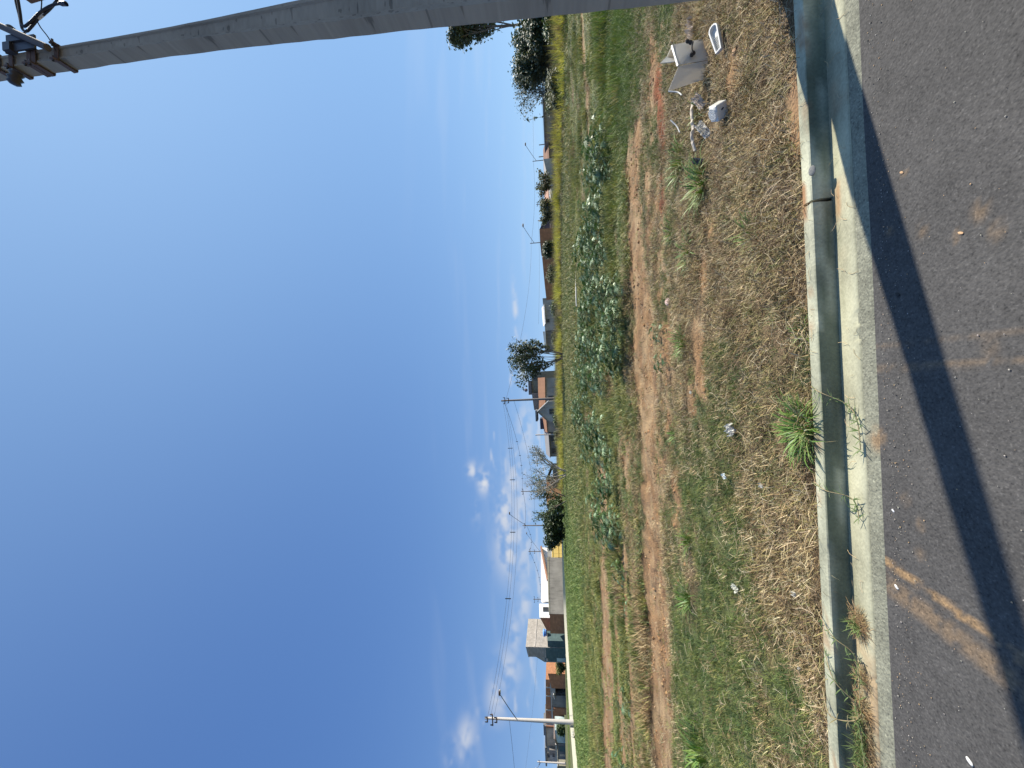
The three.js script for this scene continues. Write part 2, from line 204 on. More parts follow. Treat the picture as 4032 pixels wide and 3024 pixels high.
{
  const kerb = new THREE.Group(); kerb.name = 'kerb'; scene.add(kerb); structure(kerb, 'low pale concrete kerb with one open joint', 'kerb');
  const mat = new THREE.MeshStandardMaterial({ vertexColors: true, map: concTex, bumpMap: concBump, bumpScale: 0.003, roughness: 0.9, side: THREE.DoubleSide });
  const prof = [[-2.480, -0.06], [-2.478, 0.085], [-2.470, 0.099], [-2.45, 0.101], [-2.42, 0.101], [-2.398, 0.100], [-2.391, 0.095], [-2.389, 0.06], [-2.387, 0.025], [-2.384, -0.04]];
  const stone = (a, b) => {
    const n = Math.max(6, Math.round(Math.min(b - a, 12) / 0.05)), pos = [], uv = [], col = [], idx = [], m = prof.length;
    for (let i = 0; i <= n; i++) { const x = a + (b - a) * i / n; prof.forEach(([z, y], k) => {
      const wob = 0.006 * (fbm(x * 2.2, k * 0.4 + 3, 3) - 0.5), rag = 0.012 * (fbm(x * 16, k * 0.8, 2) - 0.5) * (k < 3 ? 1 : 0.35), end = (i === 0 || i === n) ? 0.006 * (h2(k, i + Math.round(a * 10)) - 0.5) : 0;
      pos.push(x + end, y + (k ? wob + rag * 0.5 : 0), z + wob + rag); uv.push(x, z + y);
      const kk = 0.86 + 0.28 * fbm(x * 1.9 + 5, z * 9 + y * 9, 4);
      let s = 0.9 * ss(0.17, 0.08, Math.abs(x - 0.99) * (0.7 + 0.8 * fbm(x * 20, k, 2))) * (k <= 3 ? 1 : 0) + (k >= 2 && k <= 6 ? 0.5 * ss(0.62, 0.75, fbm(x * 7 + 50, z * 14, 3)) : 0);
      const kerbShade = (k >= 6 ? 0.8 : 0.25) * ss(0.34, 0.58, fbm(x * 2.6 + 11, (z + y) * 22 + 4, 4)) * (k >= 1 ? 1 : 0);  // shade of the kerb face painted into the colour, broken up by noise
      col.push(...mix3(mix3([0.64 * kk, 0.635 * kk, 0.47 * kk], [0.14, 0.17, 0.10], kerbShade), [0.42, 0.20, 0.08], clamp(s))); }); }
    for (let i = 0; i < n; i++) for (let k = 0; k + 1 < m; k++) { const p = i * m + k; idx.push(p, p + 1, p + m, p + 1, p + m + 1, p + m); }
    for (const base of [0, n * m]) for (let k = 1; k + 1 < m; k++) idx.push(base, base + k, base + k + 1);
    return toCreasedNormals(geoOf(pos, idx, col, uv), 0.55);
  };
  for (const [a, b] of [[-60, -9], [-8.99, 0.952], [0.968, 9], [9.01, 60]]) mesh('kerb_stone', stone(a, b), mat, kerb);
  const lump = new THREE.IcosahedronGeometry(0.022, 2), p = lump.attributes.position; for (let i = 0; i < p.count; i++) { const k = 0.7 + 0.6 * fbm(p.getX(i) * 60 + 3, p.getY(i) * 60 + p.getZ(i) * 50, 2); p.setXYZ(i, p.getX(i) * k * 1.3, p.getY(i) * k * 0.6, p.getZ(i) * k); } lump.computeVertexNormals();
  const l = mesh('mortar_lump', lump, std([0.2, 0.2, 0.19], { bumpMap: concBump, bumpScale: 0.002 }), kerb); l.position.set(1.13, 0.088, -2.394);
}
// ---------------------------------------------------------------- grass
function bladeClump(seed, n, R, len, wid, lean, curl, flat = 0) { // merged bent blades
  const f = rng(seed), pos = [], idx = [];
  for (let b = 0; b < n; b++) {
    const a = f() * 6.283, rad = R * Math.sqrt(f()), bx = Math.cos(a) * rad, bz = Math.sin(a) * rad, dir = f() * 6.283, L = lerp(len[0], len[1], f()), w = lerp(wid[0], wid[1], f()) / 2, ln = lean * (0.4 + 0.9 * f()), cu = curl * (f() * 1.6 - 0.3), tw = f() * 3.14, fy = flat * f();
    let px = bx, py = fy, pz = bz, ang = ln; const S = 3, o = pos.length / 3, sx = Math.cos(tw), sz = Math.sin(tw);
    for (let s = 0; s <= S; s++) { const t = s / S, ww = w * (1 - t * t * 0.92);
      if (s < S) { pos.push(px - sx * ww, py, pz - sz * ww, px + sx * ww, py, pz + sz * ww); } else pos.push(px, py, pz);
      const st = L / S; px += Math.sin(ang) * Math.cos(dir) * st; pz += Math.sin(ang) * Math.sin(dir) * st; py += Math.cos(ang) * st; ang += cu / S; if (py < 0.003 && s) py = 0.003 + 0.006 * f(); }
    for (let s = 0; s < S - 1; s++) { const q = o + s * 2; idx.push(q, q + 1, q + 2, q + 1, q + 3, q + 2); }
    const q = o + (S - 1) * 2; idx.push(q, q + 1, q + 2);
  }
  return geoOf(pos, idx);
}
const M4 = new THREE.Matrix4(), Qt = new THREE.Quaternion(), Eu = new THREE.Euler(), Cc = new THREE.Color();
function scatter(name, label, category, geo, mat, list) { // list of [x,y,z,yaw,scale,scaleY,[r,g,b],tilt]
  if (!list.length) return; const im = new THREE.InstancedMesh(geo, mat, list.length); im.name = numbered(name); im.castShadow = im.receiveShadow = true;
  list.forEach(([x, y, z, yaw, s, sy, c, tx = 0, tz = 0], i) => { Eu.set(tx, yaw, tz); Qt.setFromEuler(Eu); M4.compose(V(x, y, z), Qt, V(s, s * sy, s)); im.setMatrixAt(i, M4); im.setColorAt(i, Cc.setRGB(...c)); });
  scene.add(im); return stuff(im, label, category);
}
const vary = (c, f, a = 0.25) => { const k = 1 + (f() - 0.5) * 2 * a; return [c[0] * k * (1 + (f() - 0.5) * 0.15), c[1] * k, c[2] * k * (1 + (f() - 0.5) * 0.2)]; };
const grassMat = leafy([1, 1, 1], { transmission: 0.3, roughness: 0.7 }), strawMat = leafy([1, 1, 1], { transmission: 0.15, roughness: 0.8 });
const inView = (x, z, m = 0.6) => Math.abs(x) < -z * 1.02 + m;
const CLEAR = [[2.62, -2.56, 0.16], [2.87, -3.68, 0.17], [2.15, -3.34, 0.09], [2.76, -3.36, 0.09], [2.66, -3.37, 0.08], [2.19, -3.62, 0.11], [2.46, -3.64, 0.10], [2.02, -3.86, 0.07], [-0.47, -3.47, 0.06]];
const blocked = (x, z) => CLEAR.some(([a, b, r]) => Math.hypot(x - a, z - b) < r);
{ // verge: tangled dry straw with green mixed in
  const f = rng(101), A = [], B = [], C = [], D = [];
  const strawC = [[0.41, 0.30, 0.145], [0.25, 0.165, 0.08], [0.62, 0.50, 0.30], [0.14, 0.09, 0.045], [0.32, 0.275, 0.105]], greenC = [[0.16, 0.22, 0.045], [0.10, 0.165, 0.03], [0.25, 0.27, 0.06], [0.07, 0.12, 0.03]];
  for (let i = 0; i < 76000; i++) {
    const t = Math.pow(f(), 0.85), z = -2.5 - t * 6.3, x = (f() * 2 - 1) * (-z * 1.04 + 0.5);
    if (f() > (0.35 + 0.65 * (3.2 / -z)) || blocked(x, z)) continue;
    const dm = dirtMask(x, z), g = greenMask(x, z); if (f() < dm * 0.96) continue;
    const thin = fbm(x * 2.4 + 60, z * 2.4, 3); if (thin < 0.36 && f() < 0.6) continue;
    const y = groundH(x, z) - 0.004, yaw = f() * 6.283, s = 0.75 + 0.7 * f();
    const isG = f() < ss(0.18, 0.85, g) * 0.85 + 0.10;
    if (isG) { const lu = blob(x, z, 6.5, -7.0, 2.4, 1.8); (f() < 0.5 ? B : D).push([x, y, z, yaw, s * (0.85 + lu * 0.8), 0.75 + 0.6 * f(), vary(f() < lu * 0.7 ? [0.19, 0.27, 0.045] : greenC[Math.floor(f() * 4)], f)]); }
    else (f() < 0.72 ? A : C).push([x, y, z, yaw, s, 0.5 + 0.8 * f(), vary(strawC[Math.floor(f() * 5)], f, 0.3)]);
  }
  scatter('dry_grass', 'tangled dry straw grass lying on the verge', 'dry grass', bladeClump(1, 26, 0.07, [0.015, 0.06], [0.0022, 0.005], 1.35, 0.4, 0.022), strawMat, A);
  scatter('dry_grass', 'longer dry stems standing among the verge straw', 'dry grass', bladeClump(2, 10, 0.06, [0.04, 0.11], [0.0025, 0.0045], 1.15, 0.8, 0.02), strawMat, C);
  scatter('green_grass', 'short green grass mixed into the verge straw', 'grass', bladeClump(3, 22, 0.06, [0.018, 0.06], [0.0025, 0.005], 0.95, 0.6), grassMat, B);
  scatter('green_grass', 'thin green grass blades in the verge straw', 'grass', bladeClump(4, 12, 0.055, [0.03, 0.09], [0.0025, 0.005], 1.05, 0.9), grassMat, D);
  // loose pale stalks lying on top
  const st = []; for (let i = 0; i < 1500; i++) { const z = -2.5 - Math.pow(f(), 1.3) * 4.2, x = (f() * 2 - 1) * (-z * 1.02 + 0.3); if (blocked(x, z)) continue; st.push([x, groundH(x, z) + 0.015 + 0.04 * f(), z, f() * 6.283, 0.2 + 0.45 * f(), 1, vary(f() < 0.7 ? [0.66, 0.55, 0.36] : [0.48, 0.34, 0.20], f, 0.2), (f() - 0.5) * 0.5, (f() - 0.5) * 0.5]); }
  const stalk = merge([tube([[-0.12, 0, 0], [-0.04, 0.012, 0.015], [0.05, 0.006, 0.0], [0.12, 0.0, -0.03]], 0.0022, 8, 4), tube([[0.0, 0.01, 0.01], [0.03, 0.02, 0.04], [0.06, 0.015, 0.06]], 0.0016, 4, 4)]);
  scatter('dry_stalks', 'loose pale dry stalks strewn over the verge', 'dry grass', stalk, strawMat, st);
}
{ // field beyond the wheel track
  const f = rng(202), A = [], B = [], C = [];
  const greens = [[0.20, 0.24, 0.05], [0.13, 0.19, 0.04], [0.29, 0.29, 0.07], [0.38, 0.34, 0.11], [0.10, 0.15, 0.04]], dry = [[0.42, 0.31, 0.15], [0.30, 0.20, 0.10]];
  for (let i = 0; i < 90000; i++) {
    const t = Math.pow(f(), 0.8), z = -7.2 - t * 13, x = (f() * 2 - 1) * (-z * 1.04 + 0.5); if (f() > 0.3 + 0.7 * (8 / -z)) continue;
    if (f() < dirtMask(x, z) * 0.97) continue; const thin = fbm(x * 1.1 + 60, z * 1.1, 3); if (thin < 0.40 && f() < 0.72) continue;
    const y = groundH(x, z) - 0.006, g = greenMask(x, z), s = 0.8 + 0.8 * f(), tall = 0.55 + 1.1 * ss(0.45, 0.75, fbm(x * 0.7 + 9, z * 0.7, 3)) + 0.4 * ss(-1, -12, x) * ss(15, 19, -z);
    const lush2 = Math.max(blob(x, z, 7.2, -7.9, 3.0, 1.6), 0.8 * blob(x, z, 5.2, -8.4, 1.2, 0.8)), pt = fbm(x * 0.8 + 21, z * 1.3 + 5, 4) + 0.2 * lush2, gg = g - 0.35 * ss(0.48, 0.36, pt); (f() < ss(0.2, 0.75, gg) + 0.1 ? A : B).push([x, y, z, f() * 6.283, s * 1.25, tall * (0.6 + 0.5 * f()) * (1 + 0.5 * lush2), vary(f() < ss(0.15, 0.75, gg) ? (f() < lush2 * 0.6 ? [0.19, 0.27, 0.045] : pt > 0.56 && f() < 0.6 ? [0.30, 0.31, 0.08] : greens[Math.floor(f() * 5)]) : dry[Math.floor(f() * 2)], f, 0.35)]);
  }
  for (let i = 0; i < 90000; i++) {
    const z = -19 - Math.pow(f(), 0.75) * 44, x = (f() * 2 - 1) * (-z * 1.04 + 1); if (x > 0 && z < -38 && x > 4) continue; if (x < -30 && z > -54 + 0) { if (x < -33.2 || f() < 0.0) continue; }
    const thin = fbm(x * 0.6 + 60, z * 0.6, 3); if (thin < 0.36 && f() < 0.6) continue;
    const y = groundH(x, z) - 0.01, lush = ss(-4, -14, x) * ss(-16, -22, z), c = greens[Math.floor(f() * 5)];
    C.push([x, y, z, f() * 6.283, 1.7 + 1.6 * f(), (0.55 + 0.5 * f()) * (1 - 0.6 * ss(-22, -28, x)), vary(f() < 0.20 * (1 - lush) ? [0.36, 0.31, 0.14] : mix3(c, [0.17, 0.27, 0.05], lush * 0.6), f, 0.3)]);
  }
  scatter('field_grass', 'short green weeds and grass covering the lot beyond the dirt track', 'grass', bladeClump(11, 16, 0.09, [0.05, 0.14], [0.005, 0.010], 0.75, 0.9), grassMat, A);
  scatter('field_grass', 'dry brown grass among the green weeds beyond the dirt track', 'grass', bladeClump(12, 14, 0.10, [0.05, 0.13], [0.004, 0.008], 1.0, 1.0), strawMat, B);
  scatter('far_grass', 'taller green grass at the far side of the lot', 'grass', bladeClump(13, 20, 0.12, [0.05, 0.15], [0.008, 0.016], 0.7, 0.8), grassMat, C);
}
{ // band of tall yellow grass across the lot, dry brush behind it
  const f = rng(303), A = [], B = [], C = [], line = [[24, -17.5], [17.8, -20.8], [16.7, -24.5], [13.9, -31], [10.7, -34], [4.7, -37], [-2.5, -40], [-8, -42], [-12, -45]];
  for (let k = 0; k + 1 < line.length; k++) { const [ax, az] = line[k], [bx, bz] = line[k + 1], L = Math.hypot(bx - ax, bz - az), nx = -(bz - az) / L, nz = (bx - ax) / L;
    for (let i = 0; i < L * 130; i++) { const t = f(), o = gauss(f) * 1.5, x = lerp(ax, bx, t) + nx * o, z = lerp(az, bz, t) + nz * o; const gap = fbm(x * 0.7, z * 0.7 + 4, 3); if (f() > ss(0.36, 0.62, gap)) continue; A.push([x, groundH(x, z), z, f() * 6.283, 0.6 + 0.7 * f(), (0.7 + 0.7 * f()) * (0.5 + 1.1 * fbm(x * 0.9 + 4, z * 0.9, 3)), vary(f() < 0.72 ? [0.56, 0.53, 0.08] : f() < 0.5 ? [0.20, 0.26, 0.05] : [0.36, 0.29, 0.12], f, 0.35)]); }
    for (let i = 0; i < L * 90; i++) { const t = f(), o = 0.6 - f() * 3.2, x = lerp(ax, bx, t) + nx * o, z = lerp(az, bz, t) + nz * o; C.push([x, groundH(x, z), z, f() * 6.283, 0.6 + 0.7 * f(), 0.5 + 0.6 * f(), vary(f() < 0.6 ? [0.08, 0.115, 0.03] : [0.20, 0.15, 0.07], f)]); }
    for (let i = 0; i < L * 120; i++) { const t = f(), o = 1.0 + 16 * f() * f(), x = lerp(ax, bx, t) + nx * o, z = lerp(az, bz, t) + nz * o; B.push([x, groundH(x, z), z, f() * 6.283, 0.8 + 0.9 * f(), 0.7 + 0.6 * f(), vary(f() < 0.72 ? [0.25, 0.20, 0.10] : [0.16, 0.18, 0.07], f)]); } }

  scatter('yellow_grass', 'band of tall yellow-green grass across the far side of the lot', 'tall grass', bladeClump(21, 26, 0.22, [0.3, 0.7], [0.012, 0.026], 0.45, 0.9), leafy([1, 1, 1], { transmission: 0.5 }), A);
  scatter('dry_brush', 'brown dry brush on the slope behind the yellow grass', 'brush', bladeClump(22, 22, 0.3, [0.25, 0.7], [0.010, 0.02], 0.6, 0.6), strawMat, B);
  scatter('shadow_line_weeds', 'low weeds coloured dark as the shadow line at the foot of the yellow grass', 'weeds', bladeClump(23, 18, 0.25, [0.15, 0.45], [0.012, 0.03], 0.7, 0.8), grassMat, C);  // dark blade colours paint the shadow line below the yellow band
}
{ // clods of earth, grit along the road edge, straw blown over kerb and gutter
  const f = rng(404), C = [], G = [], S = [];
  const lumpGeo = (seed) => { const g = new THREE.IcosahedronGeometry(1, 1), p = g.attributes.position; for (let i = 0; i < p.count; i++) { const k = 0.65 + 0.7 * fbm(p.getX(i) * 1.7 + seed, p.getY(i) * 1.7 + p.getZ(i) * 2.1, 2); p.setXYZ(i, p.getX(i) * k, p.getY(i) * k * 0.7, p.getZ(i) * k); } g.computeVertexNormals(); return g; };
  for (let i = 0; i < 26000; i++) { const z = -2.6 - Math.pow(f(), 0.7) * 12, x = (f() * 2 - 1) * (-z * 1.02); const d = dirtMask(x, z), q = fbm(x * 2.2 + 9, z * 4 + 1, 3); if (f() > d * ss(0.40, 0.62, q) + 0.015) continue; C.push([x, groundH(x, z), z, f() * 6.283, 0.006 + 0.022 * Math.pow(f(), 3), 0.8 + 0.4 * f(), vary(f() < 0.7 ? [0.30, 0.165, 0.075] : [0.36, 0.24, 0.13], f)]); }
  for (let i = 0; i < 950; i++) { const x = (f() * 2 - 1) * 2.3, z = f() < 0.7 ? -2.09 + Math.abs(gauss(f)) * 0.12 : -2.2 + f() * 1.1; G.push([x, 0.004, z, f() * 6.283, 0.0012 + 0.0026 * f() * f(), 0.7, vary(f() < 0.5 ? [0.34, 0.31, 0.27] : f() < 0.6 ? [0.40, 0.27, 0.15] : [0.05, 0.05, 0.05], f)]); }
  for (let i = 0; i < 95; i++) { const x = (f() * 2 - 1) * 2.3, top = f() < 0.55; S.push([x, top ? 0.105 : 0.014, top ? -2.475 + 0.07 * f() * f() : -2.36 + 0.13 * f(), f() * 6.283, 0.12 + 0.3 * f(), 1, vary([0.55, 0.42, 0.24], f)]); }
  scatter('earth_clods', 'small clods of red earth scattered on the bare soil', 'earth clods', lumpGeo(3), std([1, 1, 1]), C);
  scatter('road_grit', 'fine grit lying along the edge of the asphalt', 'grit', lumpGeo(8), std([1, 1, 1]), G);
  scatter('blown_straw', 'loose straw blown onto kerb and gutter', 'straw', tube([[-0.1, 0.004, 0], [-0.03, 0.008, 0.02], [0.05, 0.004, 0.0], [0.1, 0.004, -0.02]], 0.0035, 8, 4), strawMat, S);
}
// ---------------------------------------------------------------- the big concrete pole at the kerb
const poleHalf = (y) => 0.046 + 0.011 * Math.log(1 + Math.exp((0.172 - 0.0415 * y) / 0.011)); // half width of the tapering shaft at height y
const poleTex = texOf(512, (u, v) => { const a = tileNoise(u, v, 4, 5, 77), b = tileNoise(u, v, 70, 2, 3), p = tileNoise(u, v, 40, 2, 50); let k = 0.66 + 0.5 * (a - 0.5) + 0.15 * (b - 0.5); if (p > 0.80) k -= 0.25; return [k * 1.0, k * 0.99, k * 0.95]; }, 1.2, 1.2);
const poleMat = std([0.57, 0.52, 0.43], { map: poleTex, bumpMap: concBump, bumpScale: 0.002, roughness: 0.92 });
const steel = std([0.12, 0.12, 0.13], { roughness: 0.5, metalness: 0.7 }), black = std([0.02, 0.02, 0.023], { roughness: 0.55 }), rusty = std([0.16, 0.11, 0.09], { roughness: 0.8, metalness: 0.2 });
{
  const g = thing('utility_pole', 'big grey concrete utility pole rising close by at the kerb', 'utility pole', [2.62, 0.05, -2.575]);
  const Hh = 7.5, n = 60, ring = [[-1, -1], [-0.72, -1], [-0.6, -0.82], [0.6, -0.82], [0.72, -1], [1, -1], [1, 1], [0.72, 1], [0.6, 0.82], [-0.6, 0.82], [-0.72, 1], [-1, 1]], pos = [], uv = [], idx = [], m = ring.length + 1;
  for (let i = 0; i <= n; i++) { const y = -0.2 + (Hh + 0.2) * i / n, t = y / Hh, wx = poleHalf(y), wz = lerp(0.077, 0.042, t); for (let k = 0; k < m; k++) { const [a, b] = ring[k % ring.length], r = 0.002 * (fbm(y * 6, k * 3.7, 3) - 0.5) + (a < -0.9 ? 0.006 * (fbm(y * 14, 5, 2) - 0.5) : 0); pos.push(a * (wx + r) + 0.012 * t, y, b * (wz + r)); uv.push(k * 0.09 + (a + b) * 0.05, y); } }
  for (let i = 0; i < n; i++) for (let k = 0; k + 1 < m; k++) { const a = i * m + k; idx.push(a, a + m, a + 1, a + 1, a + m, a + m + 1); }
  const top = n * m; for (let k = 1; k + 2 < m; k++) idx.push(top, top + k, top + k + 1);
  mesh('shaft', toCreasedNormals(geoOf(pos, idx, null, uv), 0.5), poleMat, g);
  const half = (y) => [poleHalf(y), lerp(0.077, 0.042, y / Hh)];
  const clampBand = (y) => { const [a, b] = half(y), t = 0.006, h = 0.035; const c = mesh('clamp_band', merge([box(2 * a + 0.02, h, t, 0.012 * y / Hh, y, b + 0.006), box(2 * a + 0.02, h, t, 0.012 * y / Hh, y, -b - 0.006), box(t, h, 2 * b + 0.012, a + 0.018, y, 0), box(t, h, 2 * b + 0.012, -a - 0.006, y, 0), box(0.012, h, 0.035, -a - 0.012, y, b + 0.02), box(0.012, h, 0.035, a + 0.012, y, b + 0.02)]), rusty, g);
    mesh('bolt', cone(V(-a - 0.03, y, b + 0.028), V(-a + 0.01, y, b + 0.028), 0.008, 0.008), steel, c); mesh('bolt', cone(V(a - 0.01, y, b + 0.028), V(a + 0.04, y, b + 0.028), 0.008, 0.008), steel, c); };
  for (const y of [5.12, 5.32, 5.36, 5.52, 5.64]) clampBand(y);
  // tilted bracket arm clamped to the shaft, pointing up and to the right
  mesh('bracket_arm', merge([new THREE.CylinderGeometry(0.022, 0.024, 0.72, 12).rotateZ(-0.5).translate(0.16, 5.42, 0.12)]), std([0.13, 0.11, 0.10], { roughness: 0.6, metalness: 0.4 }), g);
  mesh('bracket_plate', merge([box(0.10, 0.20, 0.014, 0.085, 5.36, 0.085), box(0.05, 0.16, 0.012, 0.12, 5.40, 0.10), box(0.06, 0.06, 0.05, 0.06, 5.47, 0.09)]), steel, g);
  const ins = mesh('insulator', new THREE.LatheGeometry([[0, -0.05], [0.03, -0.05], [0.042, -0.03], [0.03, -0.012], [0.046, 0.006], [0.032, 0.022], [0.04, 0.04], [0.02, 0.055], [0, 0.056]].map(([a, b]) => new THREE.Vector2(a, b)), 18), std([0.05, 0.045, 0.045], { roughness: 0.35 }), g); ins.position.set(-0.125, 5.50, 0.05); ins.rotation.z = 1.2;
  const ins2 = mesh('insulator', ins.geometry, ins.material, g); ins2.position.set(0.17, 5.42, 0.11); ins2.rotation.z = -0.9; ins2.scale.setScalar(0.6);
}
{ // looping service cables beside the pole top
  const g = thing('service_cable', 'black looped service cables hanging beside the top of the big pole', 'cable', [2.62, 5.2, -2.575]);
  const c = (pts, r) => tube(pts, r, 48, 8);
  mesh('cable', c([[0.56, 0.19, 0.15], [0.442, 0.165, 0.15], [0.331, 0.158, 0.15], [0.216, 0.133, 0.15], [0.115, 0.112, 0.15], [0.096, 0.085, 0.15], [0.125, 0.036, 0.15], [0.176, -0.026, 0.15], [0.216, -0.104, 0.15], [0.262, -0.165, 0.15], [0.33, -0.235, 0.15]], 0.0085), black, g);
  mesh('cable', c([[0.56, 0.15, 0.165], [0.44, 0.132, 0.165], [0.33, 0.118, 0.165], [0.22, 0.104, 0.165], [0.135, 0.094, 0.165], [0.118, 0.078, 0.165], [0.142, 0.022, 0.165], [0.192, -0.05, 0.165], [0.226, -0.13, 0.165], [0.238, -0.2, 0.165], [0.232, -0.245, 0.165]], 0.0085), black, g);
  mesh('drop_wire', c([[0.42, -0.062, 0.15], [0.334, -0.06, 0.15], [0.207, -0.058, 0.16], [0.165, -0.03, 0.165], [0.119, -0.032, 0.15], [0.06, -0.055, 0.12], [0.0, -0.045, 0.07]], 0.0035), black, g);
  mesh('connector', cone(V(0.235, -0.235, 0.165), V(0.228, -0.28, 0.165), 0.015, 0.015, 8), std([0.06, 0.06, 0.07], { roughness: 0.4 }), g);
  mesh('sleeve', cone(V(0.206, -0.075, 0.15), V(0.176, -0.02, 0.15), 0.012, 0.012, 8), std([0.62, 0.62, 0.6], { roughness: 0.35 }), g);
  mesh('junction_box', new RoundedBoxGeometry(0.09, 0.13, 0.07, 3, 0.01).rotateZ(0.1).translate(0.375, 0.02, 0.15), rusty, g);
}
// ---------------------------------------------------------------- grass tufts and creeping weeds at the kerb
function blade(L, w, bend, fold = 0.25) { const S = 6, pos = [], idx = []; let y = 0, z = 0, a = 0.1; for (let s = 0; s <= S; s++) { const t = s / S, ww = w * Math.sin(Math.PI * Math.min(1, 0.22 + 0.78 * t)) * 0.9 * (s === S ? 0.05 : 1); pos.push(-ww / 2, y + ww * fold, z, 0, y, z, ww / 2, y + ww * fold, z); y += Math.cos(a) * L / S; z += Math.sin(a) * L / S; a += bend / S; } for (let s = 0; s < S; s++) { const o = s * 3; idx.push(o, o + 1, o + 3, o + 1, o + 4, o + 3, o + 1, o + 2, o + 4, o + 2, o + 5, o + 4); } return geoOf(pos, idx); }
const bladeGeos = [blade(0.24, 0.015, 1.2), blade(0.20, 0.014, 0.8), blade(0.27, 0.013, 1.6), blade(0.16, 0.014, 0.5)];
const tuftMats = [leafy([0.10, 0.21, 0.025], { roughness: 0.5 }), leafy([0.16, 0.29, 0.035], { roughness: 0.5 }), leafy([0.23, 0.33, 0.055], { roughness: 0.55 }), leafy([0.33, 0.33, 0.12])];
function tuft(label, x, z, n, R, sc, seed, spread = 1.0, name = 'grass_tuft') {
  const f = rng(seed), g = thing(name, label, 'grass tuft', [x, groundH(x, z) - 0.005, z]);
  for (let i = 0; i < n * 1.6; i++) { const a = f() * 6.283, q = Math.pow(f(), 0.7) * R, m = mesh('blade', bladeGeos[Math.floor(f() * 4)], tuftMats[f() < 0.08 ? 3 : Math.floor(f() * 3)], g); m.position.set(Math.cos(a) * q * 1.3, 0, Math.sin(a) * q); m.rotation.order = 'YXZ'; m.rotation.set(spread * (0.15 + 0.75 * f()), 1.571 - a + (f() - 0.5) * 1.8, 0); m.scale.setScalar(sc * (0.65 + 0.6 * f())); }
  return g;
}
tuft('largest bright green grass tuft, leaning over the kerb', -0.36, -2.575, 130, 0.10, 0.74, 5, 0.8);
tuft('broad green grass tuft beside the littered spot', 1.84, -3.95, 85, 0.13, 0.95, 6, 0.9);
tuft('small bright tuft nearest the dirt track on the right', 1.72, -4.82, 40, 0.09, 0.7, 8, 0.9);
tuft('thin yellowish tuft next to the bare earth patch', 1.32, -4.3, 36, 0.12, 0.75, 9, 1.1);
tuft('round green tuft standing alone before the middle of the dirt track', 0.36, -4.56, 64, 0.11, 0.72, 10, 0.85);
tuft('small dark tuft close to the edge of the dirt track', -0.73, -5.17, 26, 0.06, 0.7, 11, 1.0);
tuft('small green tuft left of the crumpled white bag', -1.92, -4.72, 34, 0.08, 0.8, 12, 0.9);
tuft('long-bladed tuft left of the small green tuft', -2.66, -4.82, 44, 0.11, 0.9, 13, 0.9);
tuft('tall bright green weeds, leftmost in the verge', -4.35, -4.65, 70, 0.25, 1.15, 14, 0.8);
tuft('yellow-green tuft in the straw before the kerb joint', 1.02, -3.05, 30, 0.09, 0.62, 15, 1.2);
tuft('small leafy tuft against the back of the kerb', 0.22, -2.56, 22, 0.04, 0.42, 16, 1.1);
tuft('bright tuft beside the torn papers', 2.5, -3.85, 34, 0.08, 0.6, 17, 0.9);
tuft('bright green weeds between the torn papers and the red earth hollow', 2.35, -4.45, 46, 0.16, 0.8, 18, 0.9);
function runner(label, pts, seed, dry = 0.3) { // creeping stem with whorls of narrow leaves
  const f = rng(seed), g = thing('creeping_weed', label, 'weed', [pts[0][0], 0, pts[0][2]]), P = pts.map(([x, y, z]) => V(x - pts[0][0], y, z - pts[0][2])), c = new THREE.CatmullRomCurve3(P), L = c.getLength();
  mesh('stem', new THREE.TubeGeometry(c, 40, 0.0026, 5, false), std([0.34, 0.27, 0.15]), g);
  const nW = Math.round(L / 0.05); const lv = [];
  for (let i = 1; i <= nW; i++) { const p = c.getPoint(i / nW); for (let k = 0; k < 4; k++) { const b = blade(0.035 + 0.035 * f(), 0.006, 0.6, 0.2); b.rotateX(0.7 + 0.7 * f()); b.rotateY(f() * 6.283); b.translate(p.x, Math.max(p.y, 0.02), p.z); lv.push(b); } }
  mesh('leaves', merge(lv), f() < dry ? leafy([0.30, 0.25, 0.11]) : leafy([0.13, 0.20, 0.05]), g); return g;
}
runner('creeping weed trailing over the kerb right of the largest tuft', [[-0.10, 0.10, -2.47], [-0.13, 0.12, -2.36], [-0.19, 0.04, -2.30], [-0.24, 0.028, -2.25], [-0.33, 0.028, -2.225], [-0.43, 0.028, -2.22]], 31, 0);
runner('creeping weed trailing over the kerb left of the largest tuft', [[-0.66, 0.11, -2.47], [-0.68, 0.12, -2.35], [-0.70, 0.04, -2.29], [-0.74, 0.03, -2.26], [-0.80, 0.03, -2.25]], 32, 0.2);
runner('green weed hanging down the kerb face at the straw heap', [[-1.43, 0.11, -2.5], [-1.5, 0.12, -2.36], [-1.56, 0.05, -2.31], [-1.66, 0.035, -2.30], [-1.8, 0.04, -2.29]], 33, 0);
runner('long green weed running along the gutter straw', [[-1.62, 0.10, -2.48], [-1.75, 0.12, -2.36], [-1.84, 0.05, -2.31], [-1.95, 0.045, -2.29], [-2.15, 0.045, -2.27]], 34, 0);
runner('pale stem arching over the kerb near the left edge', [[-1.9, 0.10, -2.5], [-1.96, 0.14, -2.37], [-1.93, 0.06, -2.31], [-1.86, 0.04, -2.28]], 35, 1);
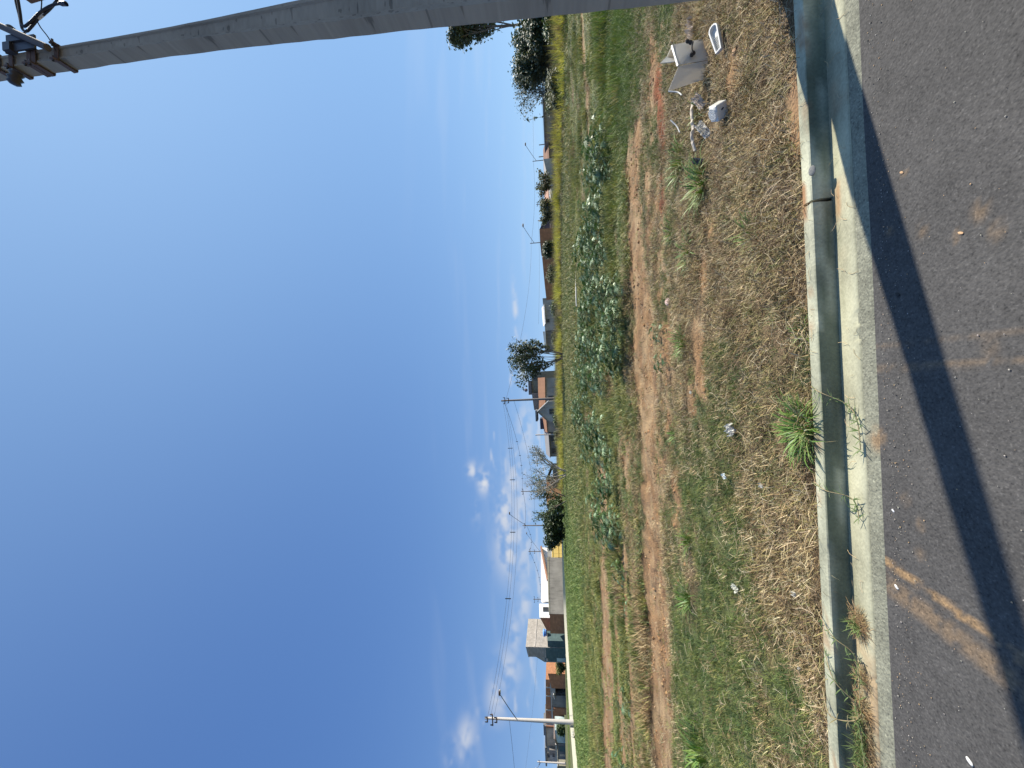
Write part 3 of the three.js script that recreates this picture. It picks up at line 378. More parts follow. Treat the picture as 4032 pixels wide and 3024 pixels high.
{ // heap of dry straw washed into the gutter
  const f = rng(77), A = [], B = []; for (let i = 0; i < 520; i++) { const t = f(), x = -1.22 - 1.25 * t, w = 0.035 * (1 - 0.3 * Math.abs(t - 0.5)), z = -2.305 + 0.03 * t * 0.5 + gauss(f) * w * 0.7; if (fbm(x * 5, 3, 2) < 0.36) continue; A.push([x, 0.006 + f() * 0.024, z, f() * 6.283, 0.5 + 0.5 * f(), 0.12 + 0.2 * f(), vary([[0.38, 0.25, 0.11], [0.22, 0.13, 0.06], [0.52, 0.40, 0.22]][Math.floor(f() * 3)], f)]); if (f() < 0.16 + 0.3 * ss(-1.6, -2.3, x)) B.push([x, 0.03, z - 0.01, f() * 6.283, 0.5 + 0.4 * f(), 0.8, vary([0.15, 0.22, 0.05], f)]); }
  scatter('straw_heap', 'heap of dry straw and litter lying along the gutter', 'straw', bladeClump(31, 14, 0.05, [0.03, 0.11], [0.003, 0.006], 1.5, 0.2, 0.03), strawMat, A);
  scatter('gutter_weeds', 'sparse green weeds sprouting from the gutter straw', 'weeds', bladeClump(32, 10, 0.03, [0.05, 0.12], [0.004, 0.007], 0.9, 1.0), grassMat, B);
}
// ---------------------------------------------------------------- litter on the verge
const whitePlastic = std([0.62, 0.61, 0.56], { roughness: 0.45 }), thinPlastic = new THREE.MeshPhysicalMaterial({ color: new THREE.Color().setRGB(0.74, 0.70, 0.62), roughness: 0.55, transmission: 0.5, thickness: 0, side: THREE.DoubleSide });
function crumple(w, d, n, amp, seed, curl = 0) { const pos = [], idx = []; for (let j = 0; j <= n; j++) for (let i = 0; i <= n; i++) { const u = i / n - 0.5, v = j / n - 0.5, e = 1 - 0.25 * fbm(u * 5 + seed, v * 5, 2); const y = amp * (Math.abs(fbm(u * 6 + seed, v * 6 + 2, 3) - 0.5) * 2.4 + curl * (u * u + v * v)); pos.push(u * w * e, y, v * d * e); } for (let j = 0; j < n; j++) for (let i = 0; i < n; i++) { const a = j * (n + 1) + i; idx.push(a, a + n + 1, a + 1, a + 1, a + n + 1, a + n + 2); } const g = geoOf(pos, idx).toNonIndexed(); g.computeVertexNormals(); return g; }
const onG = (x, z, dy = 0) => [x, groundH(x, z) + dy, z];
{ // torn white plastic cistern: two upright panels, bright rim, raised back panel
  const g = thing('plastic_cistern', 'torn white plastic cistern shell with a black mark on its front', 'cistern', onG(2.86, -3.70, -0.01), 0.12);
  const panel = (p, th, n = 8, bul = 0) => { // p: four corners bl, br, tr, tl, closed slab with slight bulge
    const A = p.map((q) => V(...q)), nn = A[1].clone().sub(A[0]).cross(A[3].clone().sub(A[0])).normalize(), pos = [], idx = [];
    for (const s of [1, -1]) for (let j = 0; j <= n; j++) for (let i = 0; i <= n; i++) { const u = i / n, v = j / n, q = A[0].clone().multiplyScalar((1 - u) * (1 - v)).addScaledVector(A[1], u * (1 - v)).addScaledVector(A[2], u * v).addScaledVector(A[3], (1 - u) * v).addScaledVector(nn, s * th / 2 + bul * 16 * u * (1 - u) * v * (1 - v) + 0.004 * (fbm(u * 4, v * 4 + bul * 99, 2) - 0.5)); pos.push(q.x, q.y, q.z); }
    const N = (n + 1) * (n + 1), id = (i, j, s) => s * N + j * (n + 1) + i;
    for (let s = 0; s < 2; s++) for (let j = 0; j < n; j++) for (let i = 0; i < n; i++) { const a = id(i, j, s), b = id(i + 1, j, s), c = id(i, j + 1, s), d = id(i + 1, j + 1, s); if (s) idx.push(a, c, b, b, c, d); else idx.push(a, b, c, b, d, c); }
    for (let i = 0; i < n; i++) for (const [a, b, c, d] of [[id(i, 0, 0), id(i + 1, 0, 0), id(i, 0, 1), id(i + 1, 0, 1)], [id(i + 1, n, 0), id(i, n, 0), id(i + 1, n, 1), id(i, n, 1)], [id(0, i + 1, 0), id(0, i, 0), id(0, i + 1, 1), id(0, i, 1)], [id(n, i, 0), id(n, i + 1, 0), id(n, i, 1), id(n, i + 1, 1)]]) idx.push(a, c, b, b, c, d);
    const G = geoOf(pos, idx).toNonIndexed(); G.computeVertexNormals(); return G; };
  mesh('front_panel', panel([[-0.075, 0, 0.06], [0.165, -0.01, 0.03], [0.175, 0.27, 0.0], [-0.085, 0.255, 0.055]], 0.006, 10, 0.012), thinPlastic, g);
  mesh('side_panel', panel([[-0.20, 0.03, -0.01], [-0.08, 0.0, 0.055], [-0.09, 0.25, 0.05], [-0.245, 0.33, -0.04]], 0.006, 10, 0.01), thinPlastic, g);
  mesh('right_panel', panel([[0.17, -0.01, 0.03], [0.20, 0.0, -0.17], [0.19, 0.29, -0.16], [0.18, 0.27, 0.0]], 0.006, 8, 0.006), thinPlastic, g);
  mesh('back_panel', panel([[0.06, 0.02, -0.06], [0.195, 0.0, -0.165], [0.186, 0.29, -0.12], [0.055, 0.375, -0.045]], 0.006, 8, 0.0), whitePlastic, g);
  mesh('rim', panel([[-0.09, 0.252, 0.058], [0.178, 0.266, 0.004], [0.183, 0.278, -0.012], [-0.087, 0.264, 0.044]], 0.007, 8, 0.002), whitePlastic, g);
  const mk = std([0.012, 0.012, 0.015], { roughness: 0.6 });
  const dot = (x, y, z, r) => new THREE.SphereGeometry(1, 14, 10).scale(r * 1.1, r * 0.85, 0.006).translate(x, y, z);
  const mark = mesh('black_mark', merge([dot(-0.01, 0.105, 0.058, 0.021), dot(-0.027, 0.117, 0.059, 0.018), tube([[-0.012, 0.108, 0.062], [0.02, 0.112, 0.062], [0.05, 0.108, 0.060], [0.085, 0.098, 0.058]], 0.0065, 12, 6), dot(0.085, 0.112, 0.054, 0.02), dot(0.1, 0.132, 0.052, 0.018)]), mk, g); mark.position.z = 0.024; mark.scale.set(1.15, 1.25, 1);
  mesh('torn_strip', tube([[-0.245, 0.325, -0.04], [-0.30, 0.26, 0.0], [-0.36, 0.24, 0.03]], 0.006, 10, 6), whitePlastic, g);
}
{ // shallow white tray
  const g = thing('plastic_tray', 'long shallow white plastic tray lying in front of the cistern', 'tray', onG(2.74, -3.36, 0.05), 0.12); g.scale.setScalar(0.9); g.rotation.x = 0.45; g.rotation.z = 0.12;
  const sh = new THREE.Shape(); sh.moveTo(-0.12, -0.03); sh.lineTo(0.09, -0.045); sh.quadraticCurveTo(0.13, -0.04, 0.13, 0); sh.quadraticCurveTo(0.13, 0.04, 0.09, 0.045); sh.lineTo(-0.12, 0.03); sh.closePath();
  const hole = new THREE.Path(); hole.moveTo(-0.112, -0.022); hole.lineTo(-0.112, 0.022); hole.lineTo(0.088, 0.036); hole.quadraticCurveTo(0.12, 0.034, 0.121, 0); hole.quadraticCurveTo(0.12, -0.034, 0.088, -0.036); hole.closePath();
  const base = new THREE.ExtrudeGeometry(sh, { depth: 0.005, bevelEnabled: false }); base.rotateX(-Math.PI / 2); mesh('tray_floor', base, whitePlastic, g);
  const s2 = sh.clone(); s2.holes = [hole]; const rim = new THREE.ExtrudeGeometry(s2, { depth: 0.03, bevelEnabled: true, bevelSize: 0.002, bevelThickness: 0.002, bevelSegments: 2 }); rim.rotateX(-Math.PI / 2); mesh('tray_rim', rim, std([0.66, 0.66, 0.64], { roughness: 0.5 }), g);
  for (let i = 0; i < 7; i++) mesh('rib', box(0.003, 0.008, 0.05, -0.09 + i * 0.018, 0.011, 0), whitePlastic, g);
}
{ // small white box with a round perforated face
  const g = thing('shower_box', 'small white plastic box with a round perforated face', 'box', onG(2.14, -3.34, 0.065), -0.55); g.rotation.x = 0.3; g.rotation.z = 0.55;
  mesh('body', new RoundedBoxGeometry(0.12, 0.10, 0.10, 4, 0.012), whitePlastic, g);
  const disc = mesh('round_face', new THREE.CylinderGeometry(0.046, 0.05, 0.012, 32).translate(0, 0.054, 0), std([0.72, 0.72, 0.68], { roughness: 0.5 }), g);
  for (let k = 0; k < 3; k++) for (let i = 0; i < 8 + k * 6; i++) { const a = i / (8 + k * 6) * 6.283, r = 0.014 + k * 0.013; mesh('hole', new THREE.CylinderGeometry(0.0026, 0.0026, 0.003, 8).translate(Math.cos(a) * r, 0.0615, Math.sin(a) * r), std([0.12, 0.12, 0.11]), disc); }
  mesh('slot', new THREE.CapsuleGeometry(0.006, 0.012, 4, 8).rotateZ(0.4).translate(0.015, 0.0, 0.0505), black, g);
}
function scrap(name, label, cat, geo, mat, x, z, dy, rot) { const m = mesh(name, geo, mat); m.position.set(...onG(x, z, dy)); m.rotation.set(...rot); return tag(m, label, cat); }
const paper = std([0.62, 0.59, 0.52], { roughness: 0.8 }), dirty = std([0.55, 0.47, 0.38], { roughness: 0.9 });
scrap('torn_paper', 'crumpled white paper strip left of the cistern', 'paper', crumple(0.2, 0.08, 16, 0.05, 3, 0.3), paper, 2.19, -3.66, 0.06, [0.7, 0.5, 0.1]);
scrap('torn_paper', 'soiled crumpled paper between the cistern and the white paper strip', 'paper', crumple(0.2, 0.08, 16, 0.05, 9, 0.2), dirty, 2.46, -3.68, 0.06, [0.6, 0.5, 0.0]);
scrap('rag_strip', 'long twisted pale rag strip on the grass behind the papers', 'rag', (() => { const a = tube([[0.26, 0.02, 0.05], [0.12, 0.035, 0.02], [0.0, 0.03, 0.0], [-0.10, 0.045, -0.02], [-0.2, 0.02, -0.05]], 0.016, 30, 7), p = a.attributes.position; for (let i = 0; i < p.count; i++) { const k = fbm(p.getX(i) * 30, p.getY(i) * 60 + p.getZ(i) * 40, 3) - 0.5; p.setXYZ(i, p.getX(i), p.getY(i) + k * 0.03, p.getZ(i) + k * 0.03); } a.computeVertexNormals(); return a; })(), std([0.6, 0.52, 0.42]), 2.33, -3.86, 0.045, [0, 0.25, 0]);
scrap('dark_rag', 'dark grey-blue rag at the left end of the litter', 'rag', crumple(0.16, 0.06, 14, 0.06, 21, 0.1), std([0.09, 0.10, 0.13]), 2.02, -3.86, 0.04, [0.4, 1.0, 0]);
scrap('plastic_tube', 'thin white plastic tube lying left of the cistern top', 'tube', tube([[-0.09, 0.03, 0], [0, 0.05, 0.0], [0.09, 0.10, 0.0]], 0.007, 8, 8), whitePlastic, 2.62, -4.25, 0.05, [0, 0.3, 0]);
scrap('plastic_bag', 'soiled white bag lying right of the tray, beside the pole', 'bag', crumple(0.22, 0.1, 16, 0.09, 33, 0.1), dirty, 3.22, -3.80, 0.04, [0.1, 0.1, 0]);
scrap('plastic_bag', 'crumpled white plastic bag alone in the middle of the verge', 'bag', crumple(0.11, 0.09, 16, 0.07, 41, 0.2), whitePlastic, -0.47, -3.47, 0.03, [0.3, 0.4, 0.1]);
scrap('plastic_bag', 'small pale blue-white plastic scrap left of the crumpled bag', 'bag', crumple(0.055, 0.045, 12, 0.04, 47, 0.2), std([0.70, 0.76, 0.78], { roughness: 0.5 }), -0.91, -3.65, 0.04, [0.2, 0.4, 0.1]);
scrap('plastic_scrap', 'tiny white scrap in the straw between bag and kerb', 'scrap', crumple(0.04, 0.035, 8, 0.03, 51), whitePlastic, -0.85, -3.1, 0.02, [0.2, 0, 0]);
scrap('plastic_bag', 'pale crumpled bag in the left half of the verge', 'bag', crumple(0.08, 0.045, 12, 0.05, 57, 0.1), std([0.66, 0.66, 0.58]), -1.88, -3.6, 0.02, [0.3, 1.2, 0]);
scrap('paper_ball', 'small white paper ball near the kerb, left side', 'paper', crumple(0.03, 0.03, 10, 0.03, 61, 1), paper, -1.46, -2.72, 0.03, [0, 0, 0]);
scrap('plastic_scrap', 'tiny bright scrap in the straw near the left picture edge', 'scrap', crumple(0.03, 0.02, 6, 0.02, 65), whitePlastic, -1.95, -2.73, 0.03, [0.3, 0, 0]);
scrap('plastic_scrap', 'tiny white scrap on the bare earth patch', 'scrap', crumple(0.035, 0.03, 6, 0.03, 66), whitePlastic, -0.18, -4.33, 0.01, [0.3, 0, 0]);
function rock(r, seed, sy = 0.7) { const g = new THREE.IcosahedronGeometry(r, 3), p = g.attributes.position; for (let i = 0; i < p.count; i++) { const k = 0.75 + 0.5 * fbm(p.getX(i) / r * 1.3 + seed, p.getY(i) / r * 1.3 + p.getZ(i) / r * 1.7, 3); p.setXYZ(i, p.getX(i) * k * 1.2, p.getY(i) * k * sy, p.getZ(i) * k); } g.computeVertexNormals(); return g; }
scrap('stone', 'pinkish rounded stone beside the dirt track', 'stone', rock(0.05, 4), std([0.62, 0.45, 0.40]), 0.95, -5.14, 0.01, [0, 0.5, 0]);
for (const [label, x, z, r, c] of [['white pebble at the lower left of the road', -1.615, -1.76, 0.009, [0.62, 0.61, 0.58]], ['white pebble on the red tyre smear', -1.07, -2.07, 0.007, [0.62, 0.61, 0.58]], ['small white pebble on the asphalt left of the pole shadow', -0.70, -2.07, 0.005, [0.6, 0.6, 0.6]], ['orange clod of earth on the asphalt right of the shadow', 0.505, -1.70, 0.006, [0.52, 0.33, 0.18]], ['orange clod of earth beside the shadow and gutter', 0.87, -1.94, 0.006, [0.52, 0.33, 0.18]], ['dark pebble inside the pole shadow', 0.33, -1.99, 0.007, [0.03, 0.03, 0.03]]]) { const m = mesh('pebble', rock(r, x * 9, 0.6), std(c)); m.position.set(x, r * 0.4, z); m.rotation.y = 0.9; m.scale.set(1.5, 1, 0.9); tag(m, label, 'pebble'); }
{ const a = onG(5.42, -18.95, 0.05), b = onG(3.5, -18.65, 0.05), g = tube([a, [lerp(a[0], b[0], 0.3), a[1] + 0.02, -18.87], [lerp(a[0], b[0], 0.7), b[1], -18.7], b], 0.035, 30, 8), p = g.attributes.position; for (let i = 0; i < p.count; i++) p.setY(i, p.getY(i) + 0.02 * (fbm(p.getX(i) * 4, 2, 2) - 0.5)); g.computeVertexNormals(); tag(mesh('white_pipe', g, std([0.72, 0.68, 0.60])), 'long white pipe lying in the weeds beyond the castor plants', 'pipe'); }
{ const g = mesh('wood_plank', box(0.5, 0.05, 0.12), std([0.36, 0.24, 0.14])); g.position.set(...onG(-2.7, -10.6, 0.08)); g.rotation.set(0.2, 0.7, 0.15); tag(g, 'short broken plank lying beside the castor plants', 'plank'); }
// ---------------------------------------------------------------- castor plants
function castorLeaf() { const n = 8, pos = [0, 0, 0], idx = []; for (let i = 0; i < n; i++) { const a0 = (-1.25 + 2.5 * i / (n - 1)) * 1.15; const L = 0.55 + 0.45 * Math.cos(a0 * 0.62); for (const [da, r, y] of [[-0.19, 0.34, -0.02], [-0.10, 0.62 * L, 0.03], [0, L, -0.14], [0.10, 0.62 * L, 0.03]]) { const a = a0 + da; pos.push(Math.sin(a) * r, y - 0.10 * r * r, Math.cos(a) * r); } } const cnt = pos.length / 3 - 1; for (let i = 1; i < cnt; i++) idx.push(0, i, i + 1); pos.push(Math.sin(0) * 0, -0.02, -0.12); return geoOf(pos.slice(0, (cnt + 1) * 3), idx); }
const leafGeo = castorLeaf();
const leafMats = [new THREE.MeshPhysicalMaterial({ color: new THREE.Color().setRGB(0.21, 0.32, 0.16), roughness: 0.58, clearcoat: 0.0, clearcoatRoughness: 0.35, transmission: 0.2, thickness: 0, side: THREE.DoubleSide }), new THREE.MeshPhysicalMaterial({ color: new THREE.Color().setRGB(0.095, 0.19, 0.06), roughness: 0.58, clearcoat: 0.0, clearcoatRoughness: 0.35, transmission: 0.25, thickness: 0, side: THREE.DoubleSide }), leafy([0.15, 0.25, 0.05], { roughness: 0.4 })];
const stemMat = std([0.20, 0.22, 0.12]);
function castor(seed, n, hgt, name = 'castor_plant') {
  const f = rng(seed), g = new THREE.Group(), st = [cone(V(0, -0.03, 0), V(0, hgt * 0.8, 0), 0.012, 0.007, 5)], lv = [];
  for (let i = 0; i < n; i++) { const t = 0.25 + 0.75 * i / n, a = i * 2.4 + f(), len = (0.16 + 0.14 * f()) * (1.15 - 0.5 * t), b = V(0, hgt * 0.8 * t, 0), e = V(Math.cos(a) * len, hgt * t + 0.05 + 0.06 * f(), Math.sin(a) * len); st.push(cone(b, e, 0.005, 0.003, 4)); lv.push([e, a, f(), f()]); }
  mesh('stem', merge(st), stemMat, g);
  for (const [e, a, r1, r2] of lv) { const m = mesh('leaf', leafGeo, leafMats[r1 < 0.55 ? 0 : r1 < 0.85 ? 1 : 2], g); m.position.copy(e); m.rotation.order = 'YXZ'; m.rotation.set(0.1 + 0.5 * r2, 1.571 - a, (r1 - 0.5) * 0.7); m.scale.setScalar(0.10 + 0.06 * r2); }
  return g;
}
{
  const protos = [castor(501, 11, 0.34), castor(502, 13, 0.42), castor(503, 8, 0.24), castor(504, 12, 0.38)], f = rng(515), spots = [];
  const blobs = [[5.2, -9.7, 0.5, 0.9, 8], [4.5, -9.0, 0.6, 0.6, 8], [4.1, -10.9, 0.6, 1.0, 9], [3.2, -9.3, 0.55, 0.5, 8], [4.0, -12.6, 0.6, 0.8, 6], [2.6, -11.2, 0.6, 1.3, 12], [1.45, -7.75, 0.4, 0.25, 8], [1.9, -9.2, 0.5, 0.6, 7], [2.0, -13.8, 0.8, 1.2, 13], [0.9, -15.2, 0.6, 1.1, 13], [0.5, -12.0, 0.6, 1.4, 13], [0.45, -8.2, 0.25, 0.3, 5], [-0.1, -14.8, 0.6, 1.2, 11], [0.1, -10.0, 0.5, 0.8, 7], [-1.4, -17.5, 0.7, 1.4, 12], [-1.9, -14.3, 0.5, 1.1, 11], [-1.8, -11.0, 0.45, 0.9, 11], [-2.4, -9.6, 0.3, 0.4, 5], [-3.6, -10.8, 0.5, 0.6, 6], [-3.7, -9.5, 0.4, 0.3, 5]];
  for (const [cx, cz, rx, rz, n] of blobs) for (let i = 0; i < n; i++) { const x = cx + gauss(f) * rx * 1.1, z = Math.min(cz + gauss(f) * rz * 1.1, -7.45); const where = z > -9.6 && cz > -10 ? (x > 2.4 ? ['silvery castor plant in the right half of the row, nearest the dirt track', 'castor plants near right'] : x > -1 ? ['silvery castor plant at the dirt track edge in the middle of the row', 'castor plants near middle'] : ['silvery castor plant near the dirt track at the left end of the row', 'castor plants near left']) : x > 3.4 ? ['castor plant towards the right end of the row, away from the track', 'castor plants far right'] : x > 1.2 ? ['castor plant in the dense middle of the row, right of its centre', 'castor plants centre right'] : x > -0.9 ? ['castor plant in the dense middle of the row, left of its centre', 'castor plants centre left'] : z < -13 ? ['castor plant at the left end of the row, furthest from the track', 'castor plants far left'] : ['castor plant at the left end of the row, mid-way back', 'castor plants mid left'];
    spots.push([x, z, 0.6 + 0.8 * f(), ...where]); }
  for (const [x, z, s, l] of [[-7.15, -8.78, 1.05, 'lone castor plant casting a shadow on the track, far left'], [-9.15, -9.35, 1.0, 'castor plant at the left picture edge'], [-4.16, -8.58, 0.9, 'small castor plant alone left of the leafy row'], [-3.3, -8.66, 0.9, 'dark castor plant at the near left end of the leafy row'], [-4.9, -8.5, 0.55, 'tiny castor seedling beside the dirt track, left of the row'], [0.62, -5.45, 0.42, 'tiny castor seedling on the near side of the track'], [0.18, -5.3, 0.5, 'castor seedling right beside the round green tuft']]) spots.push([x, z, s, l, null]);
  spots.forEach(([x, z, s, label, group], i) => { const g = protos[i % 4].clone(); g.name = numbered('castor_plant'); g.position.set(x, groundH(x, z) - 0.01, z); g.rotation.y = f() * 6.283; g.scale.setScalar(s); g.userData = { label, category: 'castor plant' }; if (group) g.userData.group = group; scene.add(g); });
}
// ---------------------------------------------------------------- trees and bushes
const barkMat = std([0.16, 0.125, 0.095]), paleBark = std([0.36, 0.32, 0.27]);
function leafQuads(pts, size, f, droop = 0.3) { const pos = [], idx = []; for (const p of pts) { const s = size * (0.6 + 0.8 * f()), a = f() * 6.283, b = (f() - 0.5) * 2.2, c = Math.cos(a), d = Math.sin(a), e = Math.cos(b), h = Math.sin(b) - droop; const L = V(c * e, h, d * e).normalize().multiplyScalar(s), W = V(-d, (f() - 0.5) * 0.8, c).normalize().multiplyScalar(s * 0.42), o = pos.length / 3; pos.push(p.x, p.y, p.z, p.x + L.x * 0.5 + W.x, p.y + L.y * 0.5 + W.y, p.z + L.z * 0.5 + W.z, p.x + L.x, p.y + L.y, p.z + L.z, p.x + L.x * 0.5 - W.x, p.y + L.y * 0.5 - W.y, p.z + L.z * 0.5 - W.z); idx.push(o, o + 1, o + 2, o, o + 2, o + 3); } return geoOf(pos, idx); }
function tree(name, label, cat, x, z, o, group) {
  const f = rng(o.seed), g = thing(name, label, cat, [x, groundH(x, z) - 0.05, z], 0, group), wood = [], tips = [];
  const grow = (p, dir, len, r, depth) => {
    let q = p.clone(), dv = dir.clone(); const n = depth === 0 ? 2 : 3;
    for (let i = 0; i < n; i++) { const e = q.clone().addScaledVector(dv, len / n); wood.push(cone(q, e, r * (1 - 0.35 * i / n), r * (1 - 0.35 * (i + 1) / n), depth > 1 ? 6 : 4)); q = e; dv.add(V((f() - 0.5) * o.wig, (f() - 0.5) * o.wig * 0.6 + o.up, (f() - 0.5) * o.wig)).normalize(); if (depth <= o.leafDepth) for (let k = 0; k < o.per; k++) tips.push(q.clone().add(V(gauss(f), gauss(f), gauss(f)).multiplyScalar(o.fuzz))); if (i < n - 1 && depth > 0 && f() < 0.7) grow(q, dv.clone().add(V((f() - 0.5) * o.fork, (f() - 0.3) * o.fork * 0.6, (f() - 0.5) * o.fork)).normalize(), len * 0.62, r * 0.5, depth - 1); }
    if (depth > 0) for (let k = 0; k < o.kids; k++) grow(q, dv.clone().add(V((f() - 0.5) * o.fork, (f() - 0.35) * o.fork * 0.7, (f() - 0.5) * o.fork)).normalize(), len * o.shrink, r * 0.6, depth - 1);
  };
  for (let s = 0; s < o.stems; s++) { const a = s / o.stems * 6.283 + f(), d = o.stems > 1 ? o.lean : o.lean * 0.3; grow(V(Math.cos(a) * 0.12 * (o.stems > 1), 0, Math.sin(a) * 0.12 * (o.stems > 1)), V(Math.cos(a) * d + (o.dx || 0), 1, Math.sin(a) * d).normalize(), o.len, o.r, o.depth); }
  mesh('trunk', merge(wood), o.bark || barkMat, g);
  if (o.leaf) { const keep = tips.filter(() => f() < (o.keep ?? 1)); if (keep.length) mesh('crown', leafQuads(keep, o.leaf, f, o.droop ?? 0.3), o.mat, g); }
  return g;
}
const darkLeaf = leafy([0.075, 0.11, 0.045], { roughness: 0.55 }), midLeaf = leafy([0.10, 0.15, 0.045], { roughness: 0.6 }), oliveLeaf = leafy([0.15, 0.16, 0.07]), greyLeaf = leafy([0.14, 0.16, 0.10]), brightLeaf = leafy([0.14, 0.21, 0.06], { roughness: 0.45 });
const base = { wig: 0.35, up: 0.06, fork: 1.5, kids: 2, shrink: 0.72, leafDepth: 1, per: 8, fuzz: 0.14, lean: 0.3 };
tree('leafy_tree', 'dark many-stemmed tree in the middle of the far grass band', 'tree', 2.29, -35, { ...base, seed: 1, stems: 7, len: 2.0, r: 0.05, depth: 3, leaf: 0.19, per: 5, mat: darkLeaf, lean: 0.5, up: 0.12, fuzz: 0.15, fork: 1.2 });
tree('bare_tree', 'spreading grey tree with bare twigs left of the middle', 'tree', -8.3, -35.5, { ...base, seed: 12, stems: 4, len: 1.5, r: 0.07, depth: 4, leaf: 0.12, per: 2, keep: 0.5, mat: greyLeaf, bark: paleBark, lean: 0.5, fork: 1.7, fuzz: 0.1 });
tree('sparse_tree', 'thin-leaved tree between the bare tree and the dense bush', 'tree', -11.4, -38, { ...base, seed: 23, stems: 2, len: 1.5, r: 0.07, depth: 3, leaf: 0.16, per: 6, mat: midLeaf, bark: barkMat, lean: 0.6, fuzz: 0.2 });
tree('dense_bush', 'dense dark green bush beside the yellow gate', 'bush', -16.4, -43, { ...base, seed: 34, stems: 8, len: 1.05, r: 0.05, depth: 3, leaf: 0.24, per: 10, mat: darkLeaf, lean: 0.75, up: 0.05, fuzz: 0.28 });
tree('dense_bush', 'lower leafy bush on the right flank of the dense dark bush', 'bush', -13.9, -42.5, { ...base, seed: 36, stems: 6, len: 0.75, r: 0.04, depth: 3, leaf: 0.2, per: 8, mat: midLeaf, lean: 0.8, up: 0.03, fuzz: 0.25 });
tree('broad_bush', 'large dark round bush on the right, left of the big pole', 'bush', 23.4, -27.8, { ...base, seed: 45, stems: 12, len: 1.4, r: 0.05, depth: 3, leaf: 0.16, per: 16, mat: darkLeaf, lean: 0.65, up: 0.05, fuzz: 0.3 });
tree('broad_bush', 'paler olive bush in front of the large dark bush', 'bush', 22.2, -26.6, { ...base, seed: 46, stems: 7, len: 1.05, r: 0.04, depth: 3, leaf: 0.13, per: 8, mat: oliveLeaf, lean: 0.6, up: 0.06, fuzz: 0.25 });
tree('twiggy_tree', 'airy grey-leaved tree left of the large dark bush', 'tree', 22.0, -28.8, { ...base, seed: 47, stems: 6, len: 1.4, r: 0.035, depth: 3, leaf: 0.12, per: 4, mat: greyLeaf, lean: 0.45, fuzz: 0.2 });
tree('broad_bush', 'dark bush half hidden behind the big pole', 'bush', 22.4, -24, { ...base, seed: 48, stems: 8, len: 0.95, r: 0.04, depth: 3, leaf: 0.17, per: 10, mat: darkLeaf, lean: 0.6, fuzz: 0.25 });
tree('tall_tree', 'tall slender tree rising behind the big pole', 'tree', 46.2, -50, { ...base, seed: 59, stems: 1, len: 7.8, r: 0.18, depth: 4, leaf: 0.36, per: 7, mat: leafy([0.11, 0.14, 0.075]), lean: 0.1, up: 0.12, fork: 1.1, shrink: 0.44, fuzz: 0.55, kids: 3, droop: 0.6, dx: -0.02 });
tree('sapling', 'thin upright sapling above the grass on the right', 'sapling', 21.1, -31, { ...base, seed: 60, stems: 1, len: 1.5, r: 0.02, depth: 1, leaf: 0.16, per: 9, mat: darkLeaf, lean: 0.05, up: 0.25, fork: 0.5, fuzz: 0.12 });
tree('shrub', 'right one of the two leafy shrubs before the salmon roof', 'shrub', 20.3, -40, { ...base, seed: 71, stems: 4, len: 0.95, r: 0.03, depth: 3, leaf: 0.17, per: 5, mat: oliveLeaf, lean: 0.3, fuzz: 0.15 });
tree('shrub', 'left one of the two leafy shrubs before the salmon roof', 'shrub', 17.7, -40.5, { ...base, seed: 73, stems: 6, len: 0.85, r: 0.03, depth: 3, leaf: 0.17, per: 6, mat: oliveLeaf, lean: 0.6, fuzz: 0.2 });
tree('dense_shrub', 'dense dark shrub before the long red-brown wall', 'shrub', 17.6, -52, { ...base, seed: 84, stems: 7, len: 0.85, r: 0.04, depth: 3, leaf: 0.2, per: 9, mat: darkLeaf, lean: 0.5, fuzz: 0.25 });
tree('shrub', 'sparse shrub before the middle of the long red-brown wall', 'shrub', 12.9, -47, { ...base, seed: 95, stems: 5, len: 0.65, r: 0.02, depth: 3, leaf: 0.15, per: 4, mat: oliveLeaf, lean: 0.5, fuzz: 0.2 });
tree('shrub', 'yellow-green shrub beside the orange brick house front', 'shrub', -47.2, -64.5, { ...base, seed: 96, stems: 5, len: 0.62, r: 0.03, depth: 3, leaf: 0.2, per: 7, mat: leafy([0.24, 0.25, 0.07]), lean: 0.4, fuzz: 0.25 });
tree('green_tree', 'green tree among the far houses, left of the roadside pole', 'tree', -80, -90, { ...base, seed: 97, stems: 6, len: 0.7, r: 0.05, depth: 3, leaf: 0.35, per: 9, mat: midLeaf, lean: 0.9, fuzz: 0.4 });
for (const [i, [x, z, l]] of [[19.5, -21.5, 'dark leafy weeds before the large dark bush'], [16.9, -22.5, 'dark weeds at the foot of the yellow grass, right'], [27, -38, 'low green shrub on the slope right of the salmon roof'], [30, -40, 'low olive shrub before the tan wall'], [8.2, -44, 'low thorny shrub before the grey houses'], [4.9, -45, 'low shrub just right of the dark many-stemmed tree'], [-4.2, -44, 'low scrub before the orange tiled roof'], [-6.5, -45, 'low scrub left of the roadside pole in the middle'], [24.5, -33, 'brown bush under the thin sapling']].entries()) tree('low_shrub', l, 'shrub', x, z, { ...base, seed: 200 + i, stems: 5, len: 0.42, r: 0.02, depth: 3, leaf: 0.15, per: 6, mat: i % 2 ? oliveLeaf : midLeaf, lean: 0.7, fuzz: 0.22 });
